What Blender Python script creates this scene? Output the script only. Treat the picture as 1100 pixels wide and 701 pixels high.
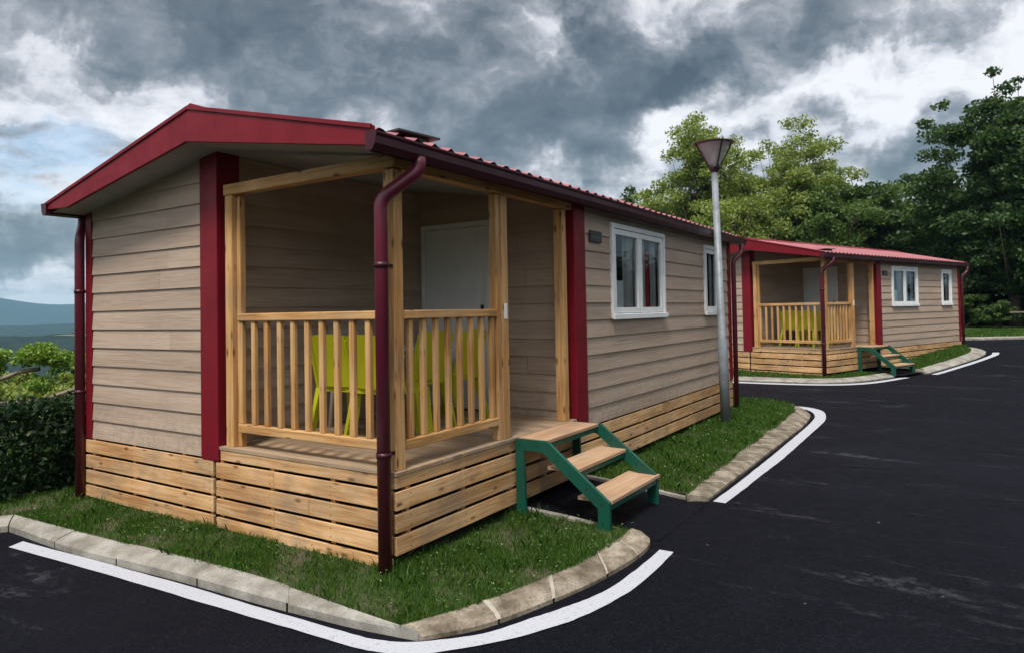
import bpy, bmesh, math, random
import numpy as np
from mathutils import Vector, Matrix
from mathutils.geometry import delaunay_2d_cdt

for o in list(bpy.data.objects): bpy.data.objects.remove(o)
S = bpy.context.scene
COL = S.collection
R = math.radians

# ------------------------------------------------------------ camera
cd = bpy.data.cameras.new('camera'); camo = bpy.data.objects.new('camera', cd); COL.objects.link(camo)
r = Vector((0.837292848, 0.546452333, -0.018180608)); u = Vector((0.028907252, -0.011038352, 0.999521148)); f = Vector((-0.545989979, 0.83741746, 0.025038769))
M = Matrix(((r.x, u.x, -f.x), (r.y, u.y, -f.y), (r.z, u.z, -f.z))).to_4x4()
M.translation = (3.24969, -3.50851, 1.72283)
camo.matrix_world = M
cd.sensor_fit = 'HORIZONTAL'; cd.sensor_width = 36; cd.lens = 740.927/1100*36; cd.shift_y = -34.62/1100
cd.clip_start = 0.05; cd.clip_end = 20000
S.camera = camo

# ------------------------------------------------------------ light
SUN_EL, SUN_AZ = R(60), R(165)      # azimuth clockwise from +Y: high behind the camera
sd = bpy.data.lights.new('sun', 'SUN'); so = bpy.data.objects.new('sun', sd); COL.objects.link(so)
sd.energy = 1.5; sd.angle = R(14); sd.color = (1.0, 0.95, 0.88)
sv = Vector((math.sin(SUN_AZ)*math.cos(SUN_EL), math.cos(SUN_AZ)*math.cos(SUN_EL), math.sin(SUN_EL)))
so.rotation_euler = sv.to_track_quat('Z', 'Y').to_euler(); so.location = (0, 0, 30)

S.view_settings.view_transform = 'Standard'; S.view_settings.look = 'None'
S.view_settings.exposure = 1.45; S.view_settings.gamma = 1
S.cycles.volume_bounces = 1

# node helper --------------------------------------------------
class NT:
    def __init__(s, tree): s.t = tree; s.n = tree.nodes; s.l = tree.links
    def add(s, typ, **kw):
        n = s.n.new(typ)
        for k, v in kw.items():
            if k == 'ins':
                for kk, vv in v.items():
                    if hasattr(vv, 'is_output') or isinstance(vv, bpy.types.NodeSocket): s.l.new(vv, n.inputs[kk])
                    else: n.inputs[kk].default_value = vv
            else: setattr(n, k, v)
        return n
    def math(s, op, a, b=0.0, c=None, clamp=False):
        n = s.n.new('ShaderNodeMath'); n.operation = op; n.use_clamp = clamp
        for i, v in enumerate([a, b] + ([c] if c is not None else [])):
            if isinstance(v, bpy.types.NodeSocket): s.l.new(v, n.inputs[i])
            else: n.inputs[i].default_value = v
        return n.outputs[0]
    def vmath(s, op, a, b=(0, 0, 0), out=0):
        n = s.n.new('ShaderNodeVectorMath'); n.operation = op
        for i, v in enumerate([a, b]):
            if isinstance(v, bpy.types.NodeSocket): s.l.new(v, n.inputs[i])
            else:
                n.inputs[i].default_value = v
        return n.outputs[out]
    def noise(s, vec, scale, detail=4, rough=.5, dist=0.0):
        n = s.n.new('ShaderNodeTexNoise'); n.inputs['Scale'].default_value = scale; n.inputs['Detail'].default_value = detail
        n.inputs['Roughness'].default_value = rough; n.inputs['Distortion'].default_value = dist
        if vec is not None: s.l.new(vec, n.inputs['Vector'])
        return n
    def ramp(s, fac, stops, interp='LINEAR'):
        n = s.n.new('ShaderNodeValToRGB'); cr = n.color_ramp; cr.interpolation = interp
        while len(cr.elements) < len(stops): cr.elements.new(0.5)
        for e, (p, c) in zip(cr.elements, stops): e.position = p; e.color = (c[0], c[1], c[2], 1)
        s.l.new(fac, n.inputs[0]); return n.outputs[0]
    def mr(s, v, a, b, c=0.0, d=1.0, smooth=True):
        n = s.n.new('ShaderNodeMapRange'); n.interpolation_type = 'SMOOTHSTEP' if smooth else 'LINEAR'
        s.l.new(v, n.inputs[0])
        for i, x in enumerate((a, b, c, d)): n.inputs[i+1].default_value = x
        return n.outputs[0]
    def mix(s, fac, a, b, mode='MIX'):
        n = s.n.new('ShaderNodeMix'); n.data_type = 'RGBA'; n.blend_type = mode; n.clamp_factor = True
        for i, v in ((0, fac), (6, a), (7, b)):
            if isinstance(v, bpy.types.NodeSocket): s.l.new(v, n.inputs[i])
            else: n.inputs[i].default_value = v if i == 0 else (v[0], v[1], v[2], 1)
        return n.outputs[2]

# ------------------------------------------------------------ sky
W = bpy.data.worlds.new('World'); S.world = W; W.use_nodes = True
w = NT(W.node_tree); w.n.clear()
out = w.add('ShaderNodeOutputWorld'); bg = w.add('ShaderNodeBackground'); bg.inputs['Strength'].default_value = 0.1
w.l.new(bg.outputs[0], out.inputs[0])
sky = w.add('ShaderNodeTexSky', sky_type='NISHITA', sun_disc=False, sun_elevation=SUN_EL, sun_rotation=SUN_AZ)
tc = w.add('ShaderNodeTexCoord'); D = tc.outputs['Generated']
sep = w.add('ShaderNodeSeparateXYZ'); w.l.new(D, sep.inputs[0])
zz = w.math('ADD', w.math('MAXIMUM', sep.outputs[2], 0.0), 0.16)
px_ = w.math('DIVIDE', sep.outputs[0], zz); py_ = w.math('DIVIDE', sep.outputs[1], zz)
cmb = w.add('ShaderNodeCombineXYZ'); w.l.new(px_, cmb.inputs[0]); w.l.new(py_, cmb.inputs[1])
P = cmb.outputs[0]
n1 = w.noise(P, 0.9, 9, .58, .5).outputs[0]            # large cloud forms
n2 = w.noise(P, 3.2, 8, .6, .8).outputs[0]             # wisps
n3 = w.noise(D, 5.5, 10, .6, .25)                      # billows
warp = w.vmath('MULTIPLY', w.vmath('SUBTRACT', n3.outputs['Color'], (.5, .5, .5)), (.42, .42, .30))
DW = w.vmath('ADD', D, warp)
DW0 = w.vmath('MULTIPLY', w.vmath('ADD', D, w.vmath('SCALE', warp)), (1, 1, 1.8)); DW0.node.inputs[0].links[0].from_node.inputs[1].links[0].from_node.inputs[3].default_value = .35
def blob(c, rad, stretch=1.0):
    d = w.vmath('SUBTRACT', DW, c)
    d = w.vmath('MULTIPLY', d, (1, 1, stretch))
    return w.mr(w.vmath('LENGTH', d, out=1), rad, rad*.25)
base = w.math('ADD', w.math('MULTIPLY', n1, .60), w.math('MULTIPLY', n2, .32))
base = w.math('ADD', base, w.math('MULTIPLY', n3.outputs[0], .45))   # about .67 mean
n4 = w.noise(DW0, 13.0, 8, .62, .3).outputs[0]
base = w.math('ADD', base, w.math('MULTIPLY', w.math('SUBTRACT', n4, .5), .56))
base = w.math('SUBTRACT', base, .205)
for c, rad, st, a in [((-.356, .881, .323), .17, 1.9, .34), ((-.297, .90, .310), .10, 1.6, .20), ((-.47, .849, .235), .16, 1.7, .22), ((-.541, .77, .32), .24, 1.3, .13),
                      ((-.804, .497, .37), .25, 1.6, .14), ((-.636, .705, .30), .22, 1.5, .12), ((-.064, .972, .220), .14, 2.0, .22), ((-.04, .97, .17), .12, 3.0, .10), ((-.15, .92, .372), .16, 2.4, .12),
                      ((-.925, .37, .09), .16, 2.6, .24),
                      ((-.148, .96, .245), .15, 2.6, -.20), ((-.013, .953, .292), .20, 3.0, -.26), ((-.30, .94, .235), .14, 2.2, -.22), ((-.431, .885, .180), .13, 2.4, -.16), ((-.863, .425, .275), .16, 2.6, -.22), ((-.78, .60, .235), .16, 2.0, -.12),
                      ((-.90, .40, .02), .22, 3.2, -.10), ((-.46, .80, .37), .10, 1.5, -.12)]:
    base = w.math('ADD', base, w.math('MULTIPLY', blob(c, rad, st), a*.85))
K = 10.0
def k(c): return (c[0]*K, c[1]*K, c[2]*K)
cl = w.ramp(base, [(.28, (.375, .370, .378)), (.39, (.285, .282, .293)), (.465, (.165, .167, .176)), (.55, (.093, .098, .104)), (.66, (.048, .053, .057)), (.84, (.017, .020, .022))])
cl = w.vmath('SCALE', cl); cl.node.inputs[3].default_value = K
glow = w.mr(w.vmath('LENGTH', w.vmath('SUBTRACT', D, tuple(sv)), out=1), 1.25, .0)
cl = w.vmath('SCALE', cl); w.l.new(w.math('MULTIPLY_ADD', glow, 2.8, 1.0), cl.node.inputs[3])
blue = blob((-.905, .375, .185), .20, 2.2)
gap = w.math('MULTIPLY', blue, w.mr(n2, .62, .42))
blueC = w.mix(.45, sky.outputs[0], k((.075, .175, .25)))
skyc = w.mix(w.math('MULTIPLY', gap, .5), cl, blueC)
skyc = w.mix(.93, sky.outputs[0], skyc)
w.l.new(skyc, bg.inputs[0])

# ------------------------------------------------------------ materials
MATS = {}
def mat(name, rough=.6, spec=.5):
    m = bpy.data.materials.new(name); m.use_nodes = True; t = NT(m.node_tree)
    b = m.node_tree.nodes['Principled BSDF']; b.inputs['Roughness'].default_value = rough
    b.inputs['Specular IOR Level'].default_value = spec
    MATS[name] = m; return m, t, b
def bump(t, b, h, strength, dist=.01):
    n = t.add('ShaderNodeBump'); n.inputs['Strength'].default_value = strength; n.inputs['Distance'].default_value = dist
    t.l.new(h, n.inputs['Height']); t.l.new(n.outputs[0], b.inputs['Normal'])
def uvs(t, sx, sy, island=True):
    tcn = t.add('ShaderNodeTexCoord'); g = t.add('ShaderNodeNewGeometry')
    v = t.vmath('MULTIPLY', tcn.outputs['UV'], (sx, sy, 1))
    if island:
        c = t.add('ShaderNodeCombineXYZ'); 
        for i, q in enumerate((37.0, 91.0, 53.0)): t.l.new(t.math('MULTIPLY', g.outputs['Random Per Island'], q), c.inputs[i])
        v = t.vmath('ADD', v, c.outputs[0])
    return v, g
def wood(name, c1, c2, c3, knots=True, weather=0.0):
    m, t, b = mat(name, .68, .25)
    v, g = uvs(t, 1.6, 34)
    n = t.noise(v, 1.0, 5, .62, 1.2)
    v2, _ = uvs(t, 1.1, 4)
    n2 = t.noise(v2, 1.2, 3, .5)
    col = t.ramp(t.math('ADD', t.math('MULTIPLY', n.outputs[0], .6), t.math('MULTIPLY', n2.outputs[0], .4)), [(.38, c2), (.5, c1), (.61, c3)])
    tone = t.math('MULTIPLY_ADD', g.outputs['Random Per Island'], .36, .80)
    col = t.mix(1.0, col, (1, 1, 1), 'MULTIPLY')
    hv = t.add('ShaderNodeHueSaturation'); t.l.new(col, hv.inputs['Color']); t.l.new(tone, hv.inputs['Value']); col = hv.outputs[0]
    if knots:
        v3, _ = uvs(t, 4.6, 12.5)
        vor = t.add('ShaderNodeTexVoronoi'); vor.inputs['Scale'].default_value = 1.0; t.l.new(v3, vor.inputs['Vector'])
        kn = t.mr(vor.outputs['Distance'], .26, .06)
        pick = t.math('GREATER_THAN', t.add('ShaderNodeSeparateColor', ins={0: vor.outputs['Color']}).outputs[0], .35)
        col = t.mix(t.math('MULTIPLY', t.math('MULTIPLY', kn, pick), .9), col, (c2[0]*.30, c2[1]*.24, c2[2]*.2))
    if weather:
        tcn = t.add('ShaderNodeTexCoord'); nw = t.noise(tcn.outputs['Object'], 2.5, 5, .6)
        col = t.mix(t.mr(nw.outputs[0], .42, .7, 0, weather), col, (.20, .165, .13))
    t.l.new(col, b.inputs['Base Color'])
    bump(t, b, n.outputs[0], .35, .004)
    return m
wood('pine', (.54, .290, .105), (.34, .155, .045), (.65, .39, .17), weather=.28)
wood('pine_skirt', (.55, .315, .140), (.36, .18, .068), (.67, .43, .225), weather=.45)
wood('deck_boards', (.34, .235, .15), (.25, .16, .095), (.42, .30, .20), knots=False, weather=.6)
wood('tread_wood', (.46, .285, .17), (.36, .21, .12), (.52, .35, .22), knots=False, weather=.35)

m, t, b = mat('siding', .62, .35)
v, g = uvs(t, .9, 22); n = t.noise(v, 1.3, 6, .65, 1.5)
v2, _ = uvs(t, .35, 3.0); n2 = t.noise(v2, 1.4, 4, .6)
fac = t.math('ADD', t.math('MULTIPLY', n.outputs[0], .45), t.math('MULTIPLY', n2.outputs[0], .55))
col = t.ramp(fac, [(.34, (.290, .210, .152)), (.5, (.395, .297, .222)), (.66, (.47, .365, .278))])
hv = t.add('ShaderNodeHueSaturation'); t.l.new(col, hv.inputs['Color']); t.l.new(t.math('MULTIPLY_ADD', g.outputs['Random Per Island'], .10, .95), hv.inputs['Value'])
tcn = t.add('ShaderNodeTexCoord'); dirt = t.noise(tcn.outputs['Object'], 1.3, 6, .65)
col = t.mix(t.mr(dirt.outputs[0], .45, .75, 0, .22), hv.outputs[0], (.20, .17, .14))
zs_ = t.add('ShaderNodeSeparateXYZ', ins={0: tcn.outputs['Object']}).outputs[2]
spl = t.noise(tcn.outputs['Object'], 14, 5, .7).outputs[0]
col = t.mix(t.math('MULTIPLY', t.mr(zs_, 1.15, .5), t.mr(spl, .42, .66, 0, .45)), col, (.19, .15, .11))
t.l.new(col, b.inputs['Base Color']); bump(t, b, n.outputs[0], .7, .006)

def paint(name, c, rough=.35, spec=.5, var=.12, ns=3.0, bs=.0):
    m, t, b = mat(name, rough, spec)
    tcn = t.add('ShaderNodeTexCoord'); n = t.noise(tcn.outputs['Object'], ns, 6, .65)
    col = t.mix(t.mr(n.outputs[0], .35, .7), c, (c[0]*(1-var*2), c[1]*(1-var*2), c[2]*(1-var*2)))
    n2 = t.noise(tcn.outputs['Object'], 45, 3, .6)
    col = t.mix(t.mr(n2.outputs[0], .62, .8, 0, .18), col, (c[0]*.6+.05, c[1]*.6+.045, c[2]*.6+.04))
    t.l.new(col, b.inputs['Base Color'])
    t.l.new(t.mr(n.outputs[0], .3, .7, rough-.06, rough+.1), b.inputs['Roughness'])
    if bs: bump(t, b, n2.outputs[0], bs, .002)
    return m
paint('red_trim', (.175, .004, .012), .5, .3)
paint('barge_red', (.185, .004, .012), .5, .28)
paint('maroon', (.050, .004, .011), .38, .4)
paint('downpipe_paint', (.115, .010, .026), .34, .5)
paint('roof_red', (.36, .13, .14), .5, .4, .15)
paint('white_frame', (.80, .81, .80), .35, .5, .06)
paint('door_white', (.80, .82, .80), .4, .4, .05)
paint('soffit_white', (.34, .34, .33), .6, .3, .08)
paint('green_metal', (.006, .078, .050), .38, .5, .15)
paint('lime_plastic', (.52, .52, .015), .42, .4, .05)
paint('table_white', (.72, .72, .70), .4, .5, .05)
paint('dark_metal', (.03, .022, .022), .4, .5)
paint('black', (.012, .012, .012), .6, .3)
paint('plate_dark', (.035, .035, .035), .45, .4)
paint('grey_mark', (.16, .16, .16), .5, .4)
paint('paper', (.86, .87, .88), .8, .2, .04)
paint('lamp_hood', (.12, .075, .075), .4, .5)
paint('curtain_grey', (.70, .70, .70), .85, .1, .1)
paint('curtain_red', (.50, .03, .06), .85, .1, .1)
paint('bark', (.10, .075, .055), .9, .2, .3, 8, .6)
paint('bark_pale', (.26, .21, .16), .9, .2, .3, 8, .6)
paint('steel_galv', (.24, .265, .29), .5, .4, .18, 5.0)
MATS['steel_galv'].node_tree.nodes['Principled BSDF'].inputs['Metallic'].default_value = .1

m, t, b = mat('glass_pane', .03, .5)
gl = t.add('ShaderNodeBsdfGlossy'); gl.inputs['Roughness'].default_value = .02; gl.inputs['Color'].default_value = (.9, .95, .95, 1)
tr = t.add('ShaderNodeBsdfTransparent'); tr.inputs['Color'].default_value = (.94, .96, .95, 1)
fr = t.add('ShaderNodeFresnel'); fr.inputs[0].default_value = 1.55
ms = t.add('ShaderNodeMixShader'); t.l.new(t.math('MULTIPLY_ADD', fr.outputs[0], .95, .01, True), ms.inputs[0])
t.l.new(tr.outputs[0], ms.inputs[1]); t.l.new(gl.outputs[0], ms.inputs[2]); t.l.new(ms.outputs[0], t.n['Material Output'].inputs[0])

m, t, b = mat('lamp_glass', .12, .5)
b.inputs['Base Color'].default_value = (.62, .62, .64, 1); b.inputs['Roughness'].default_value = .2
tr = t.add('ShaderNodeBsdfTransparent'); tr.inputs[0].default_value = (.85, .85, .87, 1); ms = t.add('ShaderNodeMixShader'); ms.inputs[0].default_value = .45
t.l.new(tr.outputs[0], ms.inputs[1]); t.l.new(b.outputs[0], ms.inputs[2]); t.l.new(ms.outputs[0], t.n['Material Output'].inputs[0])

m, t, b = mat('asphalt', .85, .10)
tcn = t.add('ShaderNodeTexCoord'); O = tcn.outputs['Object']
fine = t.noise(O, 75, 4, .8); mid = t.noise(O, 9, 6, .65); big = t.noise(O, .55, 5, .62, 1.0)
sc = t.vmath('MULTIPLY', O, (.35, 1.6, 1)); streak = t.noise(sc, 1.3, 6, .7, .8)
col = t.ramp(fine.outputs[0], [(.34, (.0012, .0013, .0034)), (.54, (.0030, .0033, .0068)), (.70, (.017, .018, .026))])
dust = t.math('MULTIPLY', t.mr(big.outputs[0], .46, .70), t.mr(mid.outputs[0], .35, .65))
col = t.mix(t.math('MULTIPLY', dust, .34), col, (.017, .0185, .027))
scr = t.math('MULTIPLY', t.mr(streak.outputs[0], .54, .68), t.mr(mid.outputs[0], .42, .60))
col = t.mix(t.math('MULTIPLY', t.math('MULTIPLY', scr, fine.outputs[0]), .9), col, (.075, .076, .09))
vor = t.add('ShaderNodeTexVoronoi'); vor.inputs['Scale'].default_value = 1.9; t.l.new(t.vmath('ADD', O, t.vmath('MULTIPLY', mid.outputs['Color'], (.12, .12, 0))), vor.inputs['Vector'])
col = t.mix(t.math('MULTIPLY', t.mr(vor.outputs['Distance'], .03, .012), .5), col, (.16, .15, .15))
t.l.new(col, b.inputs['Base Color'])
t.l.new(t.mr(mid.outputs[0], .3, .7, .62, .9), b.inputs['Roughness'])
bump(t, b, t.math('ADD', fine.outputs[0], t.math('MULTIPLY', mid.outputs[0], .5)), .7, .006)

m, t, b = mat('white_line', .7, .3)
tcn = t.add('ShaderNodeTexCoord'); O = tcn.outputs['Object']; a = t.noise(O, 48, 6, .8); c = t.noise(O, 3, 5, .6)
col = t.mix(t.mr(a.outputs[0], .555, .66, 0, .75), (.43, .44, .475), (.08, .08, .09))
col = t.mix(t.mr(c.outputs[0], .45, .75, 0, .35), col, (.42, .42, .44)); t.l.new(col, b.inputs['Base Color'])

m, t, b = mat('kerb_stone', .85, .3)
tcn = t.add('ShaderNodeTexCoord'); O = tcn.outputs['Object']; g = t.add('ShaderNodeNewGeometry')
a = t.noise(O, 55, 5, .7); c = t.noise(O, 5, 6, .65)
col = t.ramp(c.outputs[0], [(.36, (.10, .078, .052)), (.5, (.20, .165, .120)), (.64, (.33, .285, .22))])
col = t.mix(t.mr(a.outputs[0], .50, .66, 0, .7), col, (.075, .058, .040))
hv = t.add('ShaderNodeHueSaturation'); t.l.new(col, hv.inputs['Color']); t.l.new(t.math('MULTIPLY_ADD', g.outputs['Random Per Island'], .3, .85), hv.inputs['Value'])
t.l.new(hv.outputs[0], b.inputs['Base Color']); bump(t, b, a.outputs[0], .8, .006)
m, t, b = mat('kerb_grey', .85, .3)
tcn = t.add('ShaderNodeTexCoord'); O = tcn.outputs['Object']; a = t.noise(O, 70, 5, .7); c = t.noise(O, 4, 6, .65)
col = t.ramp(c.outputs[0], [(.36, (.17, .155, .125)), (.64, (.35, .335, .295))])
col = t.mix(t.mr(a.outputs[0], .52, .68, 0, .6), col, (.10, .09, .075)); t.l.new(col, b.inputs['Base Color']); bump(t, b, a.outputs[0], .6, .005)
paint('mortar', (.40, .36, .30), .9, .2, .15, 9)

m, t, b = mat('soil', .95, .1)
tcn = t.add('ShaderNodeTexCoord'); O = tcn.outputs['Object']; a = t.noise(O, 30, 6, .7); c = t.noise(O, 1.8, 4, .6)
col = t.ramp(a.outputs[0], [(.3, (.055, .045, .028)), (.6, (.12, .10, .07)), (.8, (.20, .175, .13))])
col = t.mix(t.mr(c.outputs[0], .35, .6), col, (.045, .070, .022)); t.l.new(col, b.inputs['Base Color']); bump(t, b, a.outputs[0], .8, .02)
m, t, b = mat('field', .95, .1)
tcn = t.add('ShaderNodeTexCoord'); O = tcn.outputs['Object']; a = t.noise(O, .8, 8, .7); c = t.noise(O, .012, 6, .6)
col = t.ramp(a.outputs[0], [(.3, (.035, .062, .018)), (.7, (.075, .125, .035))])
col = t.mix(t.mr(c.outputs[0], .45, .6), col, (.16, .18, .09)); t.l.new(col, b.inputs['Base Color'])
m, t, b = mat('woods_far', .95, .1)
tcn = t.add('ShaderNodeTexCoord'); O = tcn.outputs['Object']; a = t.noise(O, .06, 8, .75)
col = t.ramp(a.outputs[0], [(.38, (.005, .011, .006)), (.62, (.020, .036, .013))]); t.l.new(col, b.inputs['Base Color']); bump(t, b, a.outputs[0], 1, 9)

def leafmat(name, c1, c2, c3, transl=.35):
    m, t, b = mat(name, .55, .3)
    g = t.add('ShaderNodeNewGeometry')
    col = t.ramp(g.outputs['Random Per Island'], [(.0, c1), (.5, c2), (1.0, c3)])
    t.l.new(col, b.inputs['Base Color'])
    tl = t.add('ShaderNodeBsdfTranslucent'); t.l.new(t.mix(1.0, col, (1.5, 1.6, .8), 'MULTIPLY'), tl.inputs[0])
    ms = t.add('ShaderNodeMixShader'); ms.inputs[0].default_value = transl
    t.l.new(b.outputs[0], ms.inputs[1]); t.l.new(tl.outputs[0], ms.inputs[2]); t.l.new(ms.outputs[0], t.n['Material Output'].inputs[0])
    return m
leafmat('grass_blades', (.022, .068, .007), (.048, .120, .013), (.12, .19, .035))
leafmat('clover', (.05, .12, .02), (.10, .19, .04), (.30, .36, .20))
leafmat('leaf_light', (.11, .15, .028), (.19, .24, .052), (.32, .36, .12))
leafmat('leaf_mid', (.045, .085, .020), (.075, .13, .030), (.13, .18, .048))
leafmat('leaf_dark', (.018, .044, .012), (.038, .082, .022), (.085, .135, .042))
leafmat('leaf_hedge', (.008, .022, .008), (.014, .036, .012), (.028, .060, .018))
leafmat('leaf_fresh', (.10, .18, .025), (.17, .27, .045), (.26, .36, .08))

# ------------------------------------------------------------ mesh helpers
class MB:
    def __init__(s): s.v = []; s.f = []; s.uv = []; s.mi = []; s.sm = []
    def face(s, pts, uv=None, mi=0, smooth=False):
        i = len(s.v); s.v += [tuple(p) for p in pts]; s.f.append(tuple(range(i, i+len(pts))))
        s.uv.append(uv or [(0, 0)]*len(pts)); s.mi.append(mi); s.sm.append(smooth)
    def box(s, x0, x1, y0, y1, z0, z1, mi=0):
        s.obox(Vector(((x0+x1)/2, (y0+y1)/2, (z0+z1)/2)), (Vector((1, 0, 0)), Vector((0, 1, 0)), Vector((0, 0, 1))), (x1-x0, y1-y0, z1-z0), mi)
    def obox(s, c, ax, d, mi=0, taper=None):
        i = len(s.v); L = max(range(3), key=lambda j: d[j])
        off = random.random()*7
        co = []
        for a in (-.5, .5):
            for b_ in (-.5, .5):
                for e in (-.5, .5):
                    co.append((a, b_, e)); s.v.append(tuple(c + ax[0]*d[0]*a + ax[1]*d[1]*b_ + ax[2]*d[2]*e))
        F = [(0, 1, 3, 2), (4, 6, 7, 5), (0, 4, 5, 1), (2, 3, 7, 6), (0, 2, 6, 4), (1, 5, 7, 3)]
        nrm = [0, 0, 1, 1, 2, 2]
        h = ax[0].cross(ax[1]).dot(ax[2]) < 0
        for q, na in zip(F, nrm):
            oth = [j for j in range(3) if j != na]
            ua = L if L in oth else oth[0]; va = [j for j in oth if j != ua][0]
            uv = [(co[k_][ua]*d[ua]+off, co[k_][va]*d[va]) for k_ in q]
            if h: q = q[::-1]; uv = uv[::-1]
            s.f.append(tuple(i+k_ for k_ in q)); s.uv.append(uv); s.mi.append(mi); s.sm.append(False)
    def beam(s, p0, p1, w_, h_, up=(0, 0, 1), mi=0):
        p0, p1 = Vector(p0), Vector(p1); a = (p1-p0); L = a.length; a.normalize(); up = Vector(up)
        side = a.cross(up).normalized(); up2 = side.cross(a).normalized()
        s.obox((p0+p1)/2, (a, side, up2), (L, w_, h_), mi)
    def tube(s, pts, rad, n=10, mi=0, cap=True, square=False):
        pts = [Vector(p) for p in pts]; rad = rad if isinstance(rad, (list, tuple)) else [rad]*len(pts)
        i0 = len(s.v); ref = None
        for j, p in enumerate(pts):
            a = (pts[min(j+1, len(pts)-1)] - pts[max(j-1, 0)]).normalized()
            if ref is None: ref = Vector((1, 0, 0)) if abs(a.x) < .8 else Vector((0, 1, 0))
            x = (ref - a*ref.dot(a)).normalized(); ref = x; y = a.cross(x)
            for k_ in range(n):
                an = 2*math.pi*k_/n + (math.pi/n if square else 0)
                s.v.append(tuple(p + (x*math.cos(an) + y*math.sin(an))*rad[j]))
        acc = 0
        for j in range(len(pts)-1):
            L = (pts[j+1]-pts[j]).length
            for k_ in range(n):
                a_, b_ = i0+j*n+k_, i0+j*n+(k_+1) % n
                s.f.append((a_, b_, b_+n, a_+n)); s.uv.append([(acc, k_/n), (acc, (k_+1)/n), (acc+L, (k_+1)/n), (acc+L, k_/n)]); s.mi.append(mi); s.sm.append(not square)
            acc += L
        if cap:
            s.f.append(tuple(i0+k_ for k_ in range(n))[::-1]); s.uv.append([(0, 0)]*n); s.mi.append(mi); s.sm.append(False)
            e = i0+(len(pts)-1)*n
            s.f.append(tuple(e+k_ for k_ in range(n))); s.uv.append([(0, 0)]*n); s.mi.append(mi); s.sm.append(False)
    def prism(s, poly, ext, mi=0):
        poly = [Vector(p) for p in poly]; ext = Vector(ext); n = len(poly); i = len(s.v)
        s.v += [tuple(p) for p in poly] + [tuple(p+ext) for p in poly]
        def add(q): s.f.append(q); s.uv.append([(s.v[a][0]+s.v[a][1], s.v[a][2]) for a in q]); s.mi.append(mi); s.sm.append(False)
        add(tuple(range(i+n-1, i-1, -1))); add(tuple(range(i+n, i+2*n)))
        for j in range(n): k_ = (j+1) % n; add((i+j, i+k_, i+n+k_, i+n+j))
    def build(s, name, mats, parent=None, bevel=0, fixn=False):
        me = bpy.data.meshes.new(name); me.from_pydata(s.v, [], s.f)
        uvl = me.uv_layers.new(name='UVMap'); flat = [c for q in s.uv for p_ in q for c in p_]
        uvl.data.foreach_set('uv', flat)
        for m_ in (mats if isinstance(mats, (list, tuple)) else [mats]): me.materials.append(MATS[m_])
        me.polygons.foreach_set('material_index', s.mi); me.polygons.foreach_set('use_smooth', s.sm)
        if fixn:
            bm = bmesh.new(); bm.from_mesh(me); bmesh.ops.recalc_face_normals(bm, faces=bm.faces); bm.to_mesh(me); bm.free()
        me.update()
        o = bpy.data.objects.new(name, me); COL.objects.link(o)
        if parent: o.parent = parent
        if bevel:
            bv = o.modifiers.new('edge', 'BEVEL'); bv.width = bevel; bv.segments = 2; bv.limit_method = 'ANGLE'; bv.angle_limit = R(40)
        return o
def empty(name, label, cat, loc=(0, 0, 0), rz=0, group=None):
    o = bpy.data.objects.new(name, None); COL.objects.link(o); o.location = loc; o.rotation_euler = (0, 0, rz); o.empty_display_size = .2
    o['label'] = label; o['category'] = cat
    if group: o['group'] = group
    return o
def tag(o, label, cat, group=None):
    o['label'] = label; o['category'] = cat
    if group: o['group'] = group
    return o
def ss(a, b_, x):
    x = max(0, min(1, (x-a)/(b_-a))); return x*x*(3-2*x)

# ------------------------------------------------------------ ground levels
T2x, T2y, T2z, T2a = .5703, 14.0462, .0562, -0.32796
def T2(x, y): c_, s_ = math.cos(T2a), math.sin(T2a); return (T2x+c_*x-s_*y, T2y+s_*x+c_*y)
def roadz(x, y): return -.06 - .022*max(0, min(5, -x))*(1-ss(-.5, 3, y)) + .06*ss(9.6, 12.4, y) + .36*ss(15.0, 22.5, y)
def vergez(x, y): return -.005 - .014*max(0, min(5, -x))*(1-ss(0, 4, y)) + .05*ss(2.5, 9, y)
rnd = random.Random(5)
# terrain: plateau that falls to a valley on the left
def gz(x, y):
    z = -.2 - 62*ss(0, 320, -x-9.5)
    d = math.hypot(x, y)
    return z + (math.sin(x*.011+1)*math.cos(y*.013)*3 if x < -330 else 0)
axx = sorted(set([round(v_, 2) for v_ in [-6500, -5500, -4500, -3600, -2800, -2200, -1700, -1300, -1000, -800, -650, -520, -420, -340, -290, -250, -210, -180, -150, -120, -95, -75, -60, -48, -38, -30, -24, -19, -15, -12, -9.5, -5, 0, 7, 15, 30, 60, 120, 300, 900, 2500, 6500]]))
ayy = [-6500, -3000, -1200, -500, -200, -80, -40, -15, 0, 15, 30, 45, 60, 80, 110, 150, 200, 270, 350, 450, 600, 800, 1000, 1300, 1700, 2200, 2800, 3600, 4500, 5500, 6500]
g = MB(); nx = len(axx)
g.v = [(x, y, gz(x, y)) for y in ayy for x in axx]
for j in range(len(ayy)-1):
    for i in range(nx-1):
        a = j*nx+i; g.f.append((a, a+1, a+nx+1, a+nx)); g.uv.append([(0, 0)]*4); g.mi.append(0); g.sm.append(True)
g.build('ground', 'field')['kind'] = 'structure'

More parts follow.
